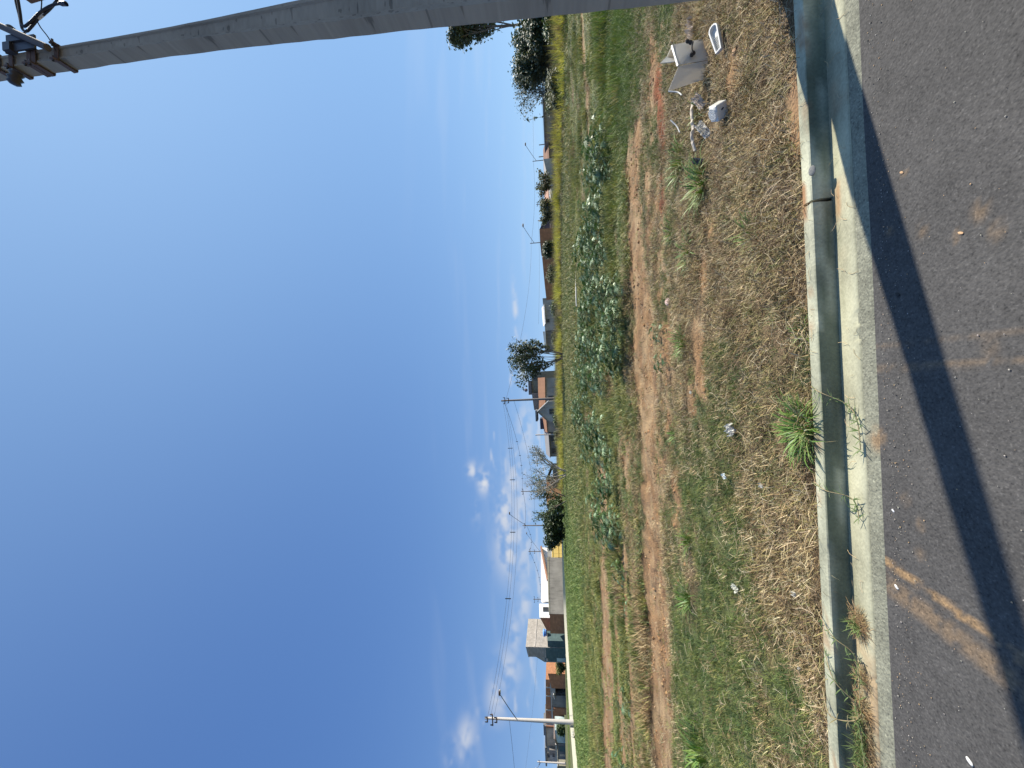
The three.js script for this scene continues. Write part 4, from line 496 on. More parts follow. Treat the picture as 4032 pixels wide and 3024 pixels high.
// ---------------------------------------------------------------- houses across the lot
const mottle = texOf(512, (u, v) => { const streak = ss(0.55, 0.8, tileNoise(u, v * 0.12, 48, 2, 15)) * 0.16, k = 0.74 + 0.6 * (tileNoise(u, v, 4, 5, 3) - 0.5) + 0.14 * (tileNoise(u, v, 60, 2, 6) - 0.5) - streak; return [k, k * 0.99, k * 0.97]; }, 6, 6);
const blockTex = texOf(256, (u, v) => { const row = Math.floor(v * 16), off = row % 2 ? 0.0625 : 0, cu = (u + off) * 8, ju = Math.abs(cu - Math.round(cu)) < 0.03, jv = Math.abs(v * 16 - Math.round(v * 16)) < 0.08, t = h2(Math.floor(cu) % 8 + 3, row) * 0.18; const k = 0.70 + t + 0.3 * (tileNoise(u, v, 5, 4, 9) - 0.5) - (ju || jv ? 0.10 : 0); return [k, k, k]; }, 3.2, 3.2);
const tileTex = texOf(256, (u, v) => { const a = Math.abs(Math.sin(u * 24 * Math.PI)), k = 0.55 + 0.3 * a + 0.25 * (tileNoise(u, v, 6, 4, 4) - 0.5); return [k, k * 0.98, k * 0.95]; }, 4, 4);
const wallM = { grey: std([0.30, 0.28, 0.26], { map: mottle }), paleGrey: std([0.52, 0.50, 0.47], { map: mottle }), greyBlock: std([0.46, 0.41, 0.36], { map: blockTex }), teal: std([0.10, 0.16, 0.165], { map: blockTex }), white: std([0.90, 0.88, 0.85]), brick: std([0.52, 0.235, 0.12], { map: blockTex }), beige: std([0.66, 0.54, 0.42], { map: mottle }), olive: std([0.36, 0.34, 0.27], { map: mottle }), navy: std([0.09, 0.095, 0.13], { map: mottle }), charcoal: std([0.24, 0.24, 0.25], { map: mottle }), tan: std([0.46, 0.37, 0.28], { map: mottle }), pink: std([0.62, 0.46, 0.42], { map: mottle }), iceblue: std([0.52, 0.64, 0.66], { map: mottle }), orangeWall: std([0.62, 0.31, 0.16], { map: mottle }) };
const roofM = { tile: std([0.42, 0.22, 0.13], { map: tileTex }), salmon: std([0.68, 0.40, 0.28], { map: tileTex }), brown: std([0.34, 0.19, 0.13], { map: tileTex }), fibre: std([0.36, 0.35, 0.35], { map: tileTex }) };
const glassM = std([0.03, 0.035, 0.04], { roughness: 0.15 }), frameM = std([0.12, 0.11, 0.10], { roughness: 0.6 }), concM = std([0.55, 0.50, 0.46], { map: mottle });
function prism(pts, y0, tops) { // upright solid on a footprint, one top height per corner
  const n = pts.length, pos = [], uv = [], idx = []; let run = 0; const tp = Array.isArray(tops) ? tops : pts.map(() => tops);
  for (let i = 0; i < n; i++) { const [ax, az] = pts[i], [bx, bz] = pts[(i + 1) % n], L = Math.hypot(bx - ax, bz - az), o = pos.length / 3; pos.push(ax, y0, az, bx, y0, bz, bx, tp[(i + 1) % n], bz, ax, tp[i], az); uv.push(run, y0, run + L, y0, run + L, tp[(i + 1) % n], run, tp[i]); idx.push(o, o + 1, o + 2, o, o + 2, o + 3); run += L; }
  const o = pos.length / 3; pts.forEach(([x, z], i) => { pos.push(x, tp[i], z); uv.push(x, z); }); const tri = THREE.ShapeUtils.triangulateShape(pts.map(([x, z]) => new THREE.Vector2(x, z)), []); for (const [a, b, c] of tri) idx.push(o + a, o + b, o + c);
  const g = geoOf(pos, idx, null, uv); return g;
}
const rect = (x0, x1, z0, z1) => [[x0, z0], [x1, z0], [x1, z1], [x0, z1]]; // z0 is the near side
function house(name, label, cat, x, z, y) { const g = thing(name, label, cat, [x, y, z]); g.local = (p) => p.map(([a, b]) => [a - x, b - z]); return g; }
const wall = (g, pts, y0, tops, m, n = 'wall') => mesh(n, prism(g.local(pts), y0 - g.position.y, Array.isArray(tops) ? tops.map((t) => t - g.position.y) : tops - g.position.y), m, g);
function slab(g, a, b, c, d, th, m, n = 'roof') { const P = [a, b, c, d].map(([x, y, z]) => V(x - g.position.x, y - g.position.y, z - g.position.z)), pos = [], uv = [], idx = []; const push = (q) => { const o = pos.length / 3; q.forEach((p, i) => { pos.push(p.x, p.y, p.z); uv.push([0, 4, 4, 0][i], [0, 0, 3, 3][i]); }); idx.push(o, o + 1, o + 2, o, o + 2, o + 3); }; const Q = P.map((p) => p.clone().add(V(0, -th, 0))); push(P); push([...Q].reverse()); for (let i = 0; i < 4; i++) push([Q[i], Q[(i + 1) % 4], P[(i + 1) % 4], P[i]]); return mesh(n, geoOf(pos, idx, null, uv), m, g); }
function windowOn(g, x, y, z, w, h, n = [0, 1], lab) { // n: outward direction in plan
  const a = Math.atan2(n[0], n[1]), f = mesh('window', merge([box(w, 0.08, 0.12, 0, h / 2, 0), box(w, 0.08, 0.12, 0, -h / 2, 0), box(0.08, h - 0.085, 0.12, -w / 2 + 0.04, 0, 0), box(0.08, h - 0.085, 0.12, w / 2 - 0.04, 0, 0), box(0.05, h - 0.085, 0.08, 0, 0, 0)]), frameM, g); f.position.set(x - g.position.x, y - g.position.y, z - g.position.z); f.rotation.y = a; mesh('pane', box(w - 0.1, h - 0.1, 0.03), glassM, f); return f; }
{ // tall unfinished block house, teal below
  const g = house('block_house', 'tall bare-block house with teal lower walls, left', 'house', -40.9, -60, 1.5);
  wall(g, [[-42.4, -60], [-40.87, -60], [-40.87, -67.2], [-42.4, -67.2]], 1.3, [7.7, 8.02, 8.1, 7.8], wallM.greyBlock);
  wall(g, [[-43.2, -60.05], [-42.4, -60.05], [-42.4, -67.2], [-43.2, -67.2]], 1.3, [5.2, 6.55, 6.6, 5.2], wallM.greyBlock, 'side_wall');
  mesh('teal_panel', prism(g.local([[-43.0, -59.95], [-40.92, -59.95], [-40.92, -60.02], [-43.0, -60.02]]), -0.2, 3.62), wallM.teal, g);
  mesh('teal_panel', prism(g.local([[-40.9, -60.1], [-39.9, -60.1], [-39.9, -66.4], [-40.9, -66.4]]), -0.2, [3.1, 3.1, 3.45, 3.45]), wallM.teal, g);
  for (const y of [3.5, 6.1]) mesh('ring_beam', box(1.6, 0.16, 0.06, -0.72, y - 0.0 + 0.0, 0.035), concM, g);
  mesh('ring_beam', box(0.06, 0.16, 7.0, 0.06, 5.1, -3.6), concM, g);
  mesh('vent_block', box(0.35, 0.35, 0.06, -1.8, 3.3, 0.1), concM, g);
  mesh('door', box(0.5, 2.0, 0.07, -1.75, 0.8, 0.11), wallM.iceblue, g);
  const t = thing('water_tank', 'blue water tank on the roof beside the tall block house', 'water tank', [-39.65, 4.72, -61.6]);
  mesh('tank_body', new THREE.LatheGeometry([[0, 0], [0.42, 0], [0.52, 0.42], [0, 0.42]].map(([a, b]) => new THREE.Vector2(a, b)), 20), std([0.10, 0.25, 0.62], { roughness: 0.4 }), t);
  mesh('tank_lid', new THREE.LatheGeometry([[0.58, 0.42], [0.58, 0.5], [0.42, 0.6], [0, 0.64]].map(([a, b]) => new THREE.Vector2(a, b)), 20), std([0.16, 0.38, 0.78], { roughness: 0.4 }), t);
}
{ // white house behind a long grey wall
  const g = house('white_house', 'white-walled house with a brick side behind the grey wall', 'house', -35, -58, 1.4);
  wall(g, [[-35.08, -58], [-33.95, -59.7], [-35.9, -63], [-37.05, -62]], 1.3, [5.54, 5.6, 5.6, 5.5], wallM.white, 'front_wall');
  wall(g, [[-33.75, -59.9], [-28.4, -67.0], [-31.5, -69], [-35.8, -63.2]], 1.3, [5.30, 5.33, 5.33, 5.30], wallM.white);
  wall(g, [[-37.1, -58.1], [-35.12, -58.06], [-37.1, -61.9]], 1.3, [4.5, 5.46, 4.5], wallM.brick, 'brick_side');
  windowOn(g, -34.40, 4.6, -59.0, 0.62, 0.75, [0.83, 0.56]);
  slab(g, [-31.4, 4.2, -62.2], [-27.9, 5.25, -66.6], [-28.3, 5.45, -66.95], [-31.8, 4.4, -62.5], 0.10, roofM.tile, 'lean_to_roof');
  const w = house('garden_wall', 'long grey rendered wall in front of the white house', 'wall', -33.9, -57, 1.3);
  wall(w, [[-33.9, -57], [-28.9, -64.2], [-29.1, -64.35], [-34.08, -57.15]], 0.9, [3.95, 4.18, 4.18, 3.95], wallM.grey);
  wall(w, [[-37.0, -57.35], [-33.95, -57.03], [-34.05, -57.2], [-37.0, -57.55]], 0.9, [4.0, 3.95, 3.95, 4.0], wallM.brick, 'return_wall');
  mesh('coping', prism(w.local([[-33.88, -56.95], [-28.85, -64.2], [-29.15, -64.4], [-34.15, -57.15]]), 2.63, [2.74, 2.96, 2.96, 2.74]), wallM.olive, w);
  const gt = house('yellow_gate', 'yellow sheet-metal gate at the end of the grey wall', 'gate', -28, -65.4, 1.25);
  const ym = std([0.62, 0.44, 0.13], { roughness: 0.6 });
  for (let i = 0; i < 5; i++) { const t0 = i / 5, t1 = (i + 0.96) / 5, p = (t) => [-28.86 + 1.9 * t, -64.25 - 2.7 * t]; const a = p(t0), b = p(t1); mesh('panel', prism(gt.local([a, b, [b[0] - 0.06, b[1] - 0.04], [a[0] - 0.06, a[1] - 0.04]]), 0, 2.2), ym, gt); }
  for (const y of [0.1, 1.05, 2.0]) mesh('rail', prism(gt.local([[-28.79, -64.25], [-26.92, -66.9], [-26.97, -66.93], [-28.84, -64.28]]), y, y + 0.08), std([0.5, 0.34, 0.10]), gt);
  wall(gt, [[-28.95, -64.4], [-25, -68.5], [-25.2, -68.7], [-29.1, -64.6]], 3.5, [4.15, 4.2, 4.2, 4.15], wallM.paleGrey, 'lintel');
}
{
  const g = house('brick_house', 'orange brick house with a dark shaded side, left', 'house', -54, -72, 2.1);
  wall(g, [[-56.6, -72], [-54.0, -72], [-54.0, -77], [-56.6, -77]], 1.9, [4.85, 5.4, 5.9, 5.3], wallM.brick);
  mesh('lit_wall', prism(g.local([[-53.98, -72.02], [-53.9, -72.02], [-53.9, -77], [-53.98, -77]]), -0.2, [3.28, 3.28, 3.8, 3.8]), wallM.brick, g);
  const k = house('garage', 'low garage with a black open front and grey parapet, left', 'garage', -58.5, -72.5, 2.2);
  wall(k, rect(-62.2, -58.95, -74, -79), 2.0, 4.9, wallM.charcoal); // closed room beside the open bay
  wall(k, rect(-58.9, -56.7, -78.8, -79), 2.0, 4.9, wallM.grey, 'back_wall'); wall(k, rect(-56.75, -56.62, -74, -78.7), 2.0, 4.9, wallM.grey, 'bay_wall');
  mesh('bay_roof', prism(k.local(rect(-58.9, -56.78, -73.95, -78.7)), 2.1, 2.25), wallM.grey, k); mesh('bay_floor', prism(k.local(rect(-58.9, -56.78, -73.95, -78.7)), -0.1, 0.02), wallM.grey, k);
  mesh('parapet', prism(k.local(rect(-59.1, -56.6, -73.3, -73.9)), 2.05, 2.8), wallM.paleGrey, k);
  mesh('grey_wall', prism(k.local([[-61.1, -73.2], [-58.95, -73.2], [-58.95, -73.4], [-61.1, -73.4]]), -0.1, [2.85, 2.65, 2.65, 2.85]), wallM.grey, k);
  mesh('side_wall', prism(k.local(rect(-62.3, -61.15, -73.0, -73.3)), -0.1, 2.5), wallM.brick, k);
  mesh('white_sheet', box(0.9, 0.08, 0.4, -0.1, 2.35, -0.6).rotateZ(0.15), wallM.white, k);
  const L = house('brick_block', 'long orange brick upper storey with pale columns, far left', 'building', -82, -100, 3.2);
  wall(L, [[-88.2, -100], [-76.4, -100], [-76.4, -106], [-88.2, -106]], 3.0, [8.06, 7.52, 7.52, 8.06], wallM.brick);
  for (const [x, y] of [[-78.4, 7.5], [-80.6, 7.62], [-84.2, 7.8], [-88.0, 8.0]]) mesh('column', box(0.28, y - 4.5, 0.12, x + 82, (y + 4.5) / 2 - 3.2, 0.07), concM, L);
  mesh('band', box(11, 0.35, 0.3, 0, 3.05, 0.25), wallM.paleGrey, L);
}
{
  const g = house('beige_building', 'beige building with a dark flat parapet, far left', 'building', -95, -105, 3.5);
  wall(g, [[-98.2, -105], [-92.8, -105], [-92.8, -112], [-98.2, -112]], 3.3, 8.35, wallM.beige);
  mesh('parapet', prism(g.local(rect(-98.3, -92.7, -104.8, -112)), 4.85, 5.2), wallM.charcoal, g);
  mesh('roof_box', prism(g.local(rect(-95.6, -92.7, -105.2, -109)), 5.2, 5.55), wallM.charcoal, g);
  mesh('side_pier', prism(g.local(rect(-93.1, -92.6, -104.7, -104.95)), 0, 4.8), wallM.brick, g);
  const k = house('two_storey_house', 'two-storey grey house with small dark windows, far left', 'house', -100, -105, 3.6);
  wall(k, [[-102.6, -105], [-98.3, -105], [-98.3, -112], [-102.6, -112]], 3.3, 8.5, wallM.paleGrey);
  mesh('roof_slab', prism(k.local(rect(-103.2, -98.2, -104.4, -112)), 4.9, 5.3), wallM.charcoal, k);
  mesh('porch', prism(k.local(rect(-99.6, -98.35, -104.0, -104.95)), 0, 4.1), wallM.grey, k);
  for (const [x, y, w, h] of [[-100.9, 8.0, 0.8, 0.55], [-100.7, 6.65, 0.7, 0.55], [-99.35, 8.05, 0.5, 0.4], [-99.5, 6.6, 0.45, 0.45]]) windowOn(k, x, y, x > -99.7 ? -103.95 : -104.95, w, h);
  const l1 = house('low_house', 'low house with a pale blue sloping front, far left', 'house', -86, -95, 3.2);
  wall(l1, rect(-88, -84.9, -95, -99), 3.0, [5.2, 5.6, 5.6, 5.2], wallM.iceblue);
  slab(l1, [-88.3, 5.3, -94.6], [-86.7, 5.9, -94.6], [-86.7, 5.9, -99], [-88.3, 5.3, -99], 0.1, wallM.pink, 'roof');
  const l2 = house('low_house', 'low dark house with a tan door strip, far left', 'house', -90, -95, 3.3);
  wall(l2, rect(-92, -88.2, -95, -99), 3.0, 5.2, wallM.charcoal); mesh('eave', prism(l2.local(rect(-92.1, -88.1, -94.6, -95)), 1.95, 2.35), wallM.paleGrey, l2); mesh('door', box(0.5, 1.3, 0.06, -0.9, 0.7, 0.04), wallM.beige, l2); mesh('shutter', box(1.2, 1.4, 0.06, 0.6, 0.7, 0.04), wallM.teal, l2);
  const l3 = house('low_house', 'low pale house behind the leftmost white pole', 'house', -100, -96, 3.6);
  wall(l3, rect(-106, -97.5, -99, -103), 3.3, 5.4, wallM.olive); mesh('roof', prism(l3.local(rect(-106.2, -97.3, -98.6, -103.2)), 1.8, 2.0), wallM.paleGrey, l3);
}
{ // centre
  const g = house('grey_house', 'two-level grey house with orange tiled strip, centre', 'house', -1, -64, 1.1);
  wall(g, rect(-1.6, 1.85, -64, -71), 0.9, 5.4, wallM.olive, 'upper_wall');
  wall(g, [[-4.4, -63.2], [-1.65, -63.2], [-1.65, -70], [-4.4, -70]], 0.9, [5.15, 5.42, 5.42, 5.15], wallM.grey, 'gable_wall');
  mesh('parapet', prism(g.local(rect(-1.9, 0.4, -63.6, -66)), 4.35, 4.85), wallM.charcoal, g);
  slab(g, [-4.3, 3.3, -61.2], [0.8, 3.12, -61.2], [0.8, 4.3, -63.1], [-4.3, 4.45, -63.1], 0.1, roofM.tile, 'tiled_roof');
  wall(g, rect(-4.2, 0.7, -61.5, -62.5), 0.9, 3.2, wallM.paleGrey, 'lower_wall');
  mesh('roof_drum', new THREE.SphereGeometry(0.3, 14, 10).translate(-0.15, 5.45, -2), std([0.16, 0.14, 0.16]), g);
  windowOn(g, -2.6, 2.3, -61.45, 0.9, 0.8); windowOn(g, 0.9, 4.8, -63.95, 0.7, 0.5);
  const k = house('gable_house', 'grey gable-ended house with a white barge board, centre', 'house', -4.6, -60, 1.1);
  wall(k, [[-6.1, -60], [-4.4, -60], [-2.9, -60], [-2.9, -66], [-4.4, -66], [-6.1, -66]], 0.9, [2.75, 4.45, 2.7, 2.7, 4.45, 2.75], wallM.paleGrey);
  mesh('barge_board', tube([[1.75, 1.62, 0.12], [0.2, 3.4, 0.12]], 0.07, 3, 6), wallM.white, k); mesh('barge_board', tube([[-1.55, 1.7, 0.12], [0.2, 3.42, 0.12]], 0.07, 3, 6), wallM.charcoal, k);
  windowOn(k, -4.5, 2.3, -59.95, 0.8, 0.7); mesh('flat_canopy', prism(k.local(rect(-6.0, -4.3, -60.5, -64)), 3.45, 3.75), wallM.charcoal, k);
  const c = house('dark_house', 'low house with a blue-black upper box and orange roof, centre', 'house', -7.2, -66, 1.2);
  mesh('upper_box', prism(c.local(rect(-8.0, -6.2, -67, -70)), 2.0, 3.25), wallM.navy, c); slab(c, [-8.4, 3.25, -65], [-5.8, 3.35, -65], [-5.8, 4.0, -66.9], [-8.4, 3.72, -66.9], 0.1, roofM.tile, 'tiled_roof'); wall(c, rect(-8.3, -5.9, -65.2, -69), 1.0, 3.3, wallM.beige);
  const d = house('long_wall_house', 'long low grey house with a pale roof, left of centre', 'house', -9.8, -66, 1.25);
  wall(d, rect(-12.6, -8.3, -66, -71), 1.0, 3.1, wallM.grey); for (const wx of [-11.6, -9.6]) windowOn(d, wx, 2.3, -65.95, 0.9, 0.7); slab(d, [-12.7, 3.0, -65.6], [-8.2, 3.1, -65.6], [-8.2, 3.95, -69], [-12.7, 3.72, -69], 0.1, roofM.fibre);
  const e = house('orange_house', 'sunlit orange house wall behind the bare tree', 'house', -15, -54, 1.2);
  wall(e, [[-16.6, -53], [-13.4, -55.2], [-15.2, -59], [-18.5, -57]], 1.0, [3.5, 3.45, 3.45, 3.5], wallM.orangeWall); slab(e, [-13.6, 3.5, -54.6], [-11.2, 2.5, -54.2], [-12.6, 2.5, -58], [-15, 3.5, -58.4], 0.08, roofM.fibre); wall(e, [[-13.35, -55.1], [-11.4, -54.8], [-12.8, -58.2], [-14.9, -58.4]], 1.0, 2.5, wallM.grey, 'annex_wall');
}
{ // right
  const g = house('tile_roof_house', 'low house with a long brown tiled roof, right', 'house', 42, -75, -0.9);
  wall(g, rect(37.5, 46.5, -75, -83), -1.3, 0.9, wallM.tan); for (const wx of [39, 42.5, 45.5]) windowOn(g, wx, 0.2, -74.95, 1.0, 0.8); slab(g, [37.2, 0.7, -74.4], [47, 0.7, -74.4], [47, 1.75, -79], [37.2, 1.95, -79], 0.12, roofM.brown);
  const k = house('gable_shed', 'grey gable wall before the brown tiled roof, right', 'shed', 35.5, -70, -0.6);
  wall(k, [[33, -70], [36.5, -70], [40, -70], [40, -75], [36.5, -75], [33, -75]], -1, [0.4, 1.1, 1.75, 1.75, 1.1, 0.4], wallM.paleGrey);
  slab(k, [32.2, 1.1, -71], [35.2, 1.2, -71], [35.2, 1.9, -74], [32.2, 1.8, -74], 0.1, roofM.salmon);
  const n = house('dark_gable', 'blue-black gable end beside the brick wall, right', 'house', 24.8, -62, -0.2);
  wall(n, [[23.8, -62], [24.4, -62], [25.9, -62], [25.9, -68], [24.4, -68], [23.8, -68]], -0.5, [2.9, 2.85, 2.1, 2.1, 2.85, 2.9], wallM.navy); mesh('cream_rail', box(2.0, 0.18, 0.1, 0.0, 1.35, 0.08), wallM.beige, n); mesh('low_wall', box(2.6, 1.1, 0.2, 0.3, 0.65, 0.5), wallM.tan, n);
  const b = house('brown_house', 'tall brown brick block at the right end of the long wall', 'house', 22.2, -60, 0);
  wall(b, rect(21.45, 23.6, -60, -66), -0.3, 2.85, wallM.brick);
  const w = house('long_brick_wall', 'long dark red-brown brick wall, right of the middle', 'wall', 17, -60, 0.3);
  wall(w, [[12.7, -60], [15, -60], [21.4, -60], [21.4, -60.3], [15, -60.3], [12.7, -60.3]], -0.2, [2.3, 2.45, 2.75, 2.75, 2.45, 2.3], wallM.brick);
  const s1 = house('pale_house', 'low pale grey house with a white gable, right of the middle', 'house', 13, -75, 0);
  wall(s1, rect(9.9, 16.2, -75, -80), -0.5, [3.0, 3.2, 3.2, 3.0], wallM.paleGrey); slab(s1, [11.2, 2.9, -74.6], [14.9, 3.0, -74.6], [14.9, 3.5, -78], [11.2, 3.4, -78], 0.1, wallM.white); windowOn(s1, 11.8, 2.35, -74.95, 0.6, 0.5);
  const s2 = house('grey_wall_house', 'low grey house right behind the dark many-stemmed tree', 'house', 8.5, -75, 0.2);
  wall(s2, rect(6.2, 9.8, -75, -80), -0.2, [3.2, 3.4, 3.4, 3.2], wallM.grey); mesh('roof_edge', box(3.4, 0.35, 0.4, -0.5, 2.9, 0.3), wallM.white, s2);
  const t = house('tan_house', 'tan low house at the far right behind the bushes', 'house', 59, -80, -1.2);
  wall(t, rect(54, 63, -80, -86), -1.6, [0.8, 0.1, 0.1, 0.8], wallM.tan); mesh('tower', box(1.2, 1.3, 1, 0.3, 2.0, -2), wallM.grey, t);
  const u = house('flat_house', 'low grey-brown flat-roofed house right of the brown tiles', 'house', 48.5, -72, -1);
  wall(u, rect(45.6, 52, -72, -79), -1.3, [1.35, 1.2, 1.2, 1.35], wallM.tan); mesh('roof', prism(u.local(rect(45.4, 52.2, -71.6, -79)), 2.2, 2.45), wallM.charcoal, u);
}
// ---------------------------------------------------------------- distant street: kerb and poles
{
  const pts = [[-33, -22], [-31.2, -28], [-31.1, -31.5], [-32.4, -37.8], [-32.2, -43], [-31.6, -48], [-29.6, -51.6], [-26, -52.6], [-21, -52.8]].map(([x, z]) => V(x, groundH(x, z) + 0.28, z)), c = new THREE.CatmullRomCurve3(pts), P = c.getSpacedPoints(160), pos = [], idx = [];
  P.forEach((p, i) => { const t = c.getTangentAt(Math.min(1, i / 160)), n = V(-t.z, 0, t.x).normalize(), w = 0.07; for (const [a, b] of [[-w, -0.5], [-w, 0.08], [w, 0.08], [w, -0.5]]) pos.push(p.x + n.x * a, p.y + b, p.z + n.z * a); if (i < 160) for (let k = 0; k < 3; k++) { const o = i * 4 + k; idx.push(o, o + 1, o + 4, o + 1, o + 5, o + 4); } });
  const g = geoOf(pos, idx).toNonIndexed(); g.computeVertexNormals(); structure(mesh('far_kerb', g, std([0.66, 0.63, 0.53], { map: mottle })), 'pale kerb line of the side street across the lot', 'kerb');
  for (const [i, [x, z]] of [[-34.5, -47], [-34.2, -45], [-35, -50], [-33.6, -41.5], [-31.5, -35]].entries()) { const m = mesh('white_rubbish', crumple(0.5 + 0.2 * (i % 2), 0.4, 10, 0.3, 80 + i, 0.2), paper); m.position.set(...onG(x, z, 0.08)); tag(m, ['white rubbish scrap on the side street, nearest the tall block house', 'white rubbish scrap left of the one by the tall block house', 'white rubbish scrap furthest along the side street', 'white rubbish scrap before the garage', 'white rubbish scrap on the grass by the white roadside pole'][i], 'rubbish'); }
}
const palePole = std([0.74, 0.68, 0.64], { map: mottle, roughness: 0.85 }), darkPole = std([0.28, 0.25, 0.24], { map: mottle });
function utility(label, x, z, top, r0, r1, m, o = {}) {
  const y = groundH(x, z) - 0.1, g = thing('street_pole', label, 'utility pole', [x, y, z]); const Hh = top - y; if (z < -70) { r0 *= 0.75; r1 *= 0.75; } mesh('shaft', cone(V(0, 0, 0), V(0, Hh, 0), r0, r1, 12), m, g); mesh('cap', new THREE.CylinderGeometry(r1, r1, 0.04, 12).translate(0, Hh, 0), m, g);
  for (const [dy, w, a = 0] of o.arms || []) { const b = mesh('crossarm', box(w, 0.1, 0.1, 0, Hh - dy, r1 + 0.06, 0), rusty, g); b.rotation.y = a; for (const s of [-0.45, 0.45]) mesh('insulator', cone(V(s * w, Hh - dy + 0.05, r1 + 0.06), V(s * w, Hh - dy + 0.25, r1 + 0.06), 0.06, 0.035, 8), black, b); }
  if (o.lamp) { const [dy, lx, ly, hs = 1] = o.lamp, b = mesh('lamp_arm', tube([[0, Hh - dy, 0.05], [lx * 0.4, Hh - dy + ly * 0.42, 0.05], [lx * 0.85, Hh - dy + ly * 0.86, 0.05], [lx, Hh - dy + ly, 0.05]], 0.035 * hs, 16, 6), std([0.2, 0.2, 0.21]), g); const h = mesh('lamp_head', new THREE.SphereGeometry(0.2 * hs, 12, 8).scale(1.5, 0.55, 0.8).translate(lx + 0.22 * hs, Hh - dy + ly + 0.08, 0.05), rusty, b); mesh('lamp_glass', new THREE.SphereGeometry(0.13 * hs, 10, 8).scale(1.2, 0.6, 0.8).translate(lx + 0.38 * hs, Hh - dy + ly + 0.03, 0.05), whitePlastic, h); }
  return g;
}
utility('pale concrete pole with a street lamp at the side street, left', -31.8, -36.5, 9.73, 0.2, 0.10, palePole, { arms: [[0.25, 0.5], [0.75, 1.1], [1.15, 0.5]], lamp: [3.1, 2.3, 1.5] });
utility('short white pole with a lamp, leftmost in the picture', -93.9, -96, 10.31, 0.3, 0.16, palePole, { arms: [[0.5, 1.2]], lamp: [0.9, -2.2, 1.4, 1.4] });
utility('dark pole with insulators in the middle of the far side', -2.2, -52, 8.89, 0.17, 0.11, darkPole, { arms: [[0.5, 0.9], [1.0, 0.7]] });
utility('thin far pole with lamp before the brown tiled roof', 54, -95, 4.45, 0.16, 0.1, darkPole, { lamp: [0.9, 4.0, 2.4, 1.4] });
utility('thin far pole with lamp at the dense dark shrub', 28, -78, 5.2, 0.14, 0.1, darkPole, { lamp: [0.8, 3.4, 2.0, 1.3] });
utility('bare grey post right of the brown tiled roof', 57.8, -95, 2.7, 0.14, 0.14, darkPole); utility('bare grey post in front of the brown tiled roof', 54.9, -95, 2.9, 0.14, 0.14, darkPole);
utility('thin far pole behind the two leafy shrubs', 43.4, -95, 4.05, 0.12, 0.1, darkPole, { arms: [[0.3, 1.0]] }); utility('pale post beside the blue-black gable', 37.4, -90, 3.75, 0.14, 0.14, palePole);
utility('bare pale post before the long low grey house', -8.3, -62, 5.05, 0.10, 0.10, palePole); utility('dark far pole rising behind the bare tree', -22.3, -80, 9.6, 0.14, 0.1, darkPole, { arms: [[0.4, 1.2]] });
utility('brown far pole with lamp behind the dense dark bush', -30.1, -82, 9.8, 0.2, 0.13, darkPole, { arms: [[0.5, 1.0]], lamp: [0.8, 2.4, 3.4, 1.2] }); utility('far pole above the white house roof', -43.4, -100, 10.4, 0.18, 0.12, darkPole, { arms: [[0.4, 1.4], [1.6, 1.0]], lamp: [3, 4.5, 3.2, 1] });
utility('tiny far pole above the white house parapet', -66.9, -120, 11.4, 0.18, 0.14, darkPole, { arms: [[0.4, 2.0], [1.5, 1.4]] }); utility('grey post at the tan house, far right', 61.8, -80, 2.2, 0.12, 0.12, darkPole);
const wireM = std([0.07, 0.07, 0.08]);
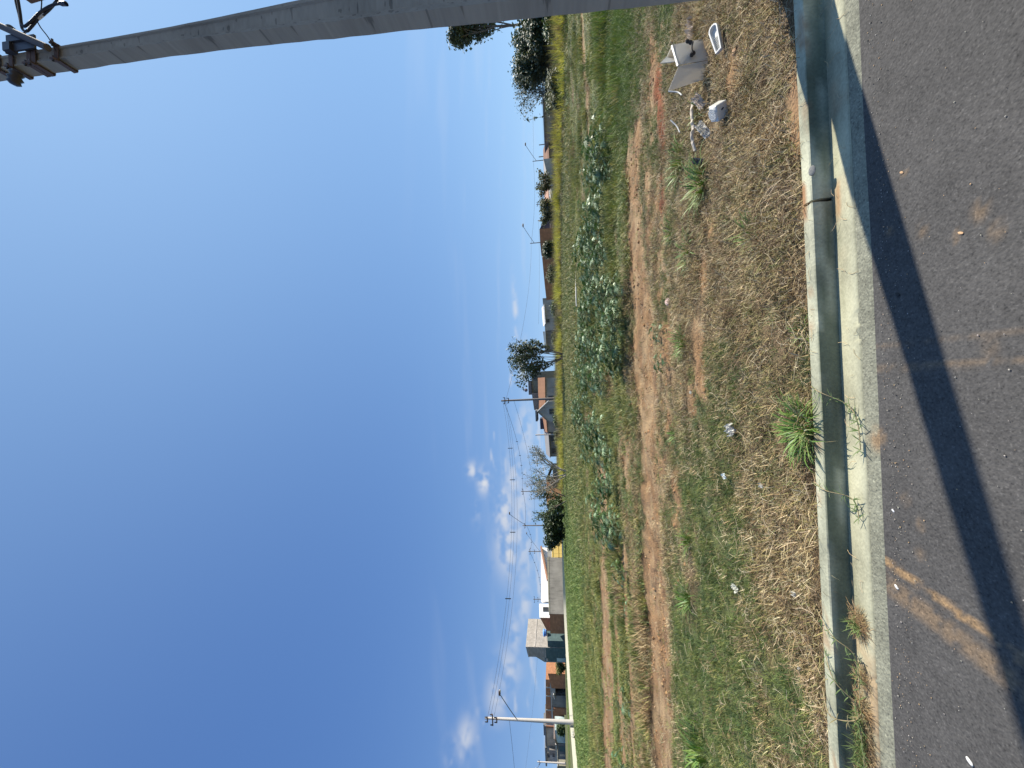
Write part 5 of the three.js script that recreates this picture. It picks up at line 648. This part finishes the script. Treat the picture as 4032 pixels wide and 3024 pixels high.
function wire(label, a, b, sag, r, o = {}) {
  const g = thing('overhead_wire', label, 'wire', a); const n = o.n || 1, A = V(0, 0, 0), B = V(b[0] - a[0], b[1] - a[1], b[2] - a[2]);
  for (let k = 0; k < n; k++) { const pts = span(0, 1, 12).map((t) => V(lerp(A.x, B.x, t), lerp(A.y, B.y, t) - sag * 4 * t * (1 - t) - k * 0.28, lerp(A.z, B.z, t))); mesh('strand', tube(pts, r * 0.5, 40, 5), wireM, g); }
  for (const t of o.sp || []) mesh('spacer', box(0.07, 0.28 * n + 0.06, 0.07, lerp(A.x, B.x, t), lerp(A.y, B.y, t) - sag * 4 * t * (1 - t) - 0.14 * (n - 1), lerp(A.z, B.z, t)), black, g); return g;
}
wire('double wire sagging from the left pole to the middle pole', [-31.8, 9.5, -36.5], [-2.2, 8.7, -52], 1.75, 0.024, { n: 2, sp: [0.3, 0.5, 0.68, 0.8] });
wire('lower wire sagging from the left pole to the middle pole', [-31.8, 8.9, -36.5], [-2.2, 8.3, -52], 1.9, 0.022, { n: 1 });
wire('bundled wire from the middle pole to the dark far pole', [-2.2, 8.6, -52], [-22.3, 9.4, -80], 0.9, 0.04, { n: 1, sp: [0.35, 0.5, 0.62, 0.72, 0.8] });
wire('bundled wire from the dark far pole to the brown far pole', [-22.3, 9.2, -80], [-30.1, 9.3, -82], 0.3, 0.05);
wire('bundled wire from the brown far pole to the pole above the white house', [-30.1, 9.0, -82], [-43.4, 10.2, -100], 0.8, 0.05, { sp: [0.3, 0.6, 0.85] });
wire('bundled wire from the white house pole to the tiny far pole', [-43.4, 10.2, -100], [-66.9, 9.4, -120], 1.2, 0.06, { sp: [0.2, 0.35, 0.5, 0.65, 0.8] });
wire('low wire from the middle pole towards the bare tree', [-2.2, 7.2, -52], [-30.1, 7.4, -82], 1.0, 0.03);
wire('wire leaving the left pole towards the left edge', [-31.8, 7.4, -36.5], [-75, 9.8, -52], 0.5, 0.03);
wire('thin wire crossing low behind the left pole to the left edge', [-66.9, 9.0, -120], [-110, 16.5, -90], 1.0, 0.035);
wire('wire from the middle pole to the lamp pole at the dense shrub', [-2.2, 8.3, -52], [28, 5.0, -78], 0.9, 0.03); wire('wire from the lamp pole at the dense shrub to the next lamp pole', [28, 5.0, -78], [54, 4.3, -95], 0.5, 0.04);
wire('wire from the far right lamp pole behind the bushes', [54, 4.3, -95], [61.8, 3.6, -80], 0.2, 0.03); wire('wire from the pale gable post past the shrubs', [37.4, 3.6, -90], [12, 4.4, -80], 0.2, 0.03);
renderer.render(scene, camera);
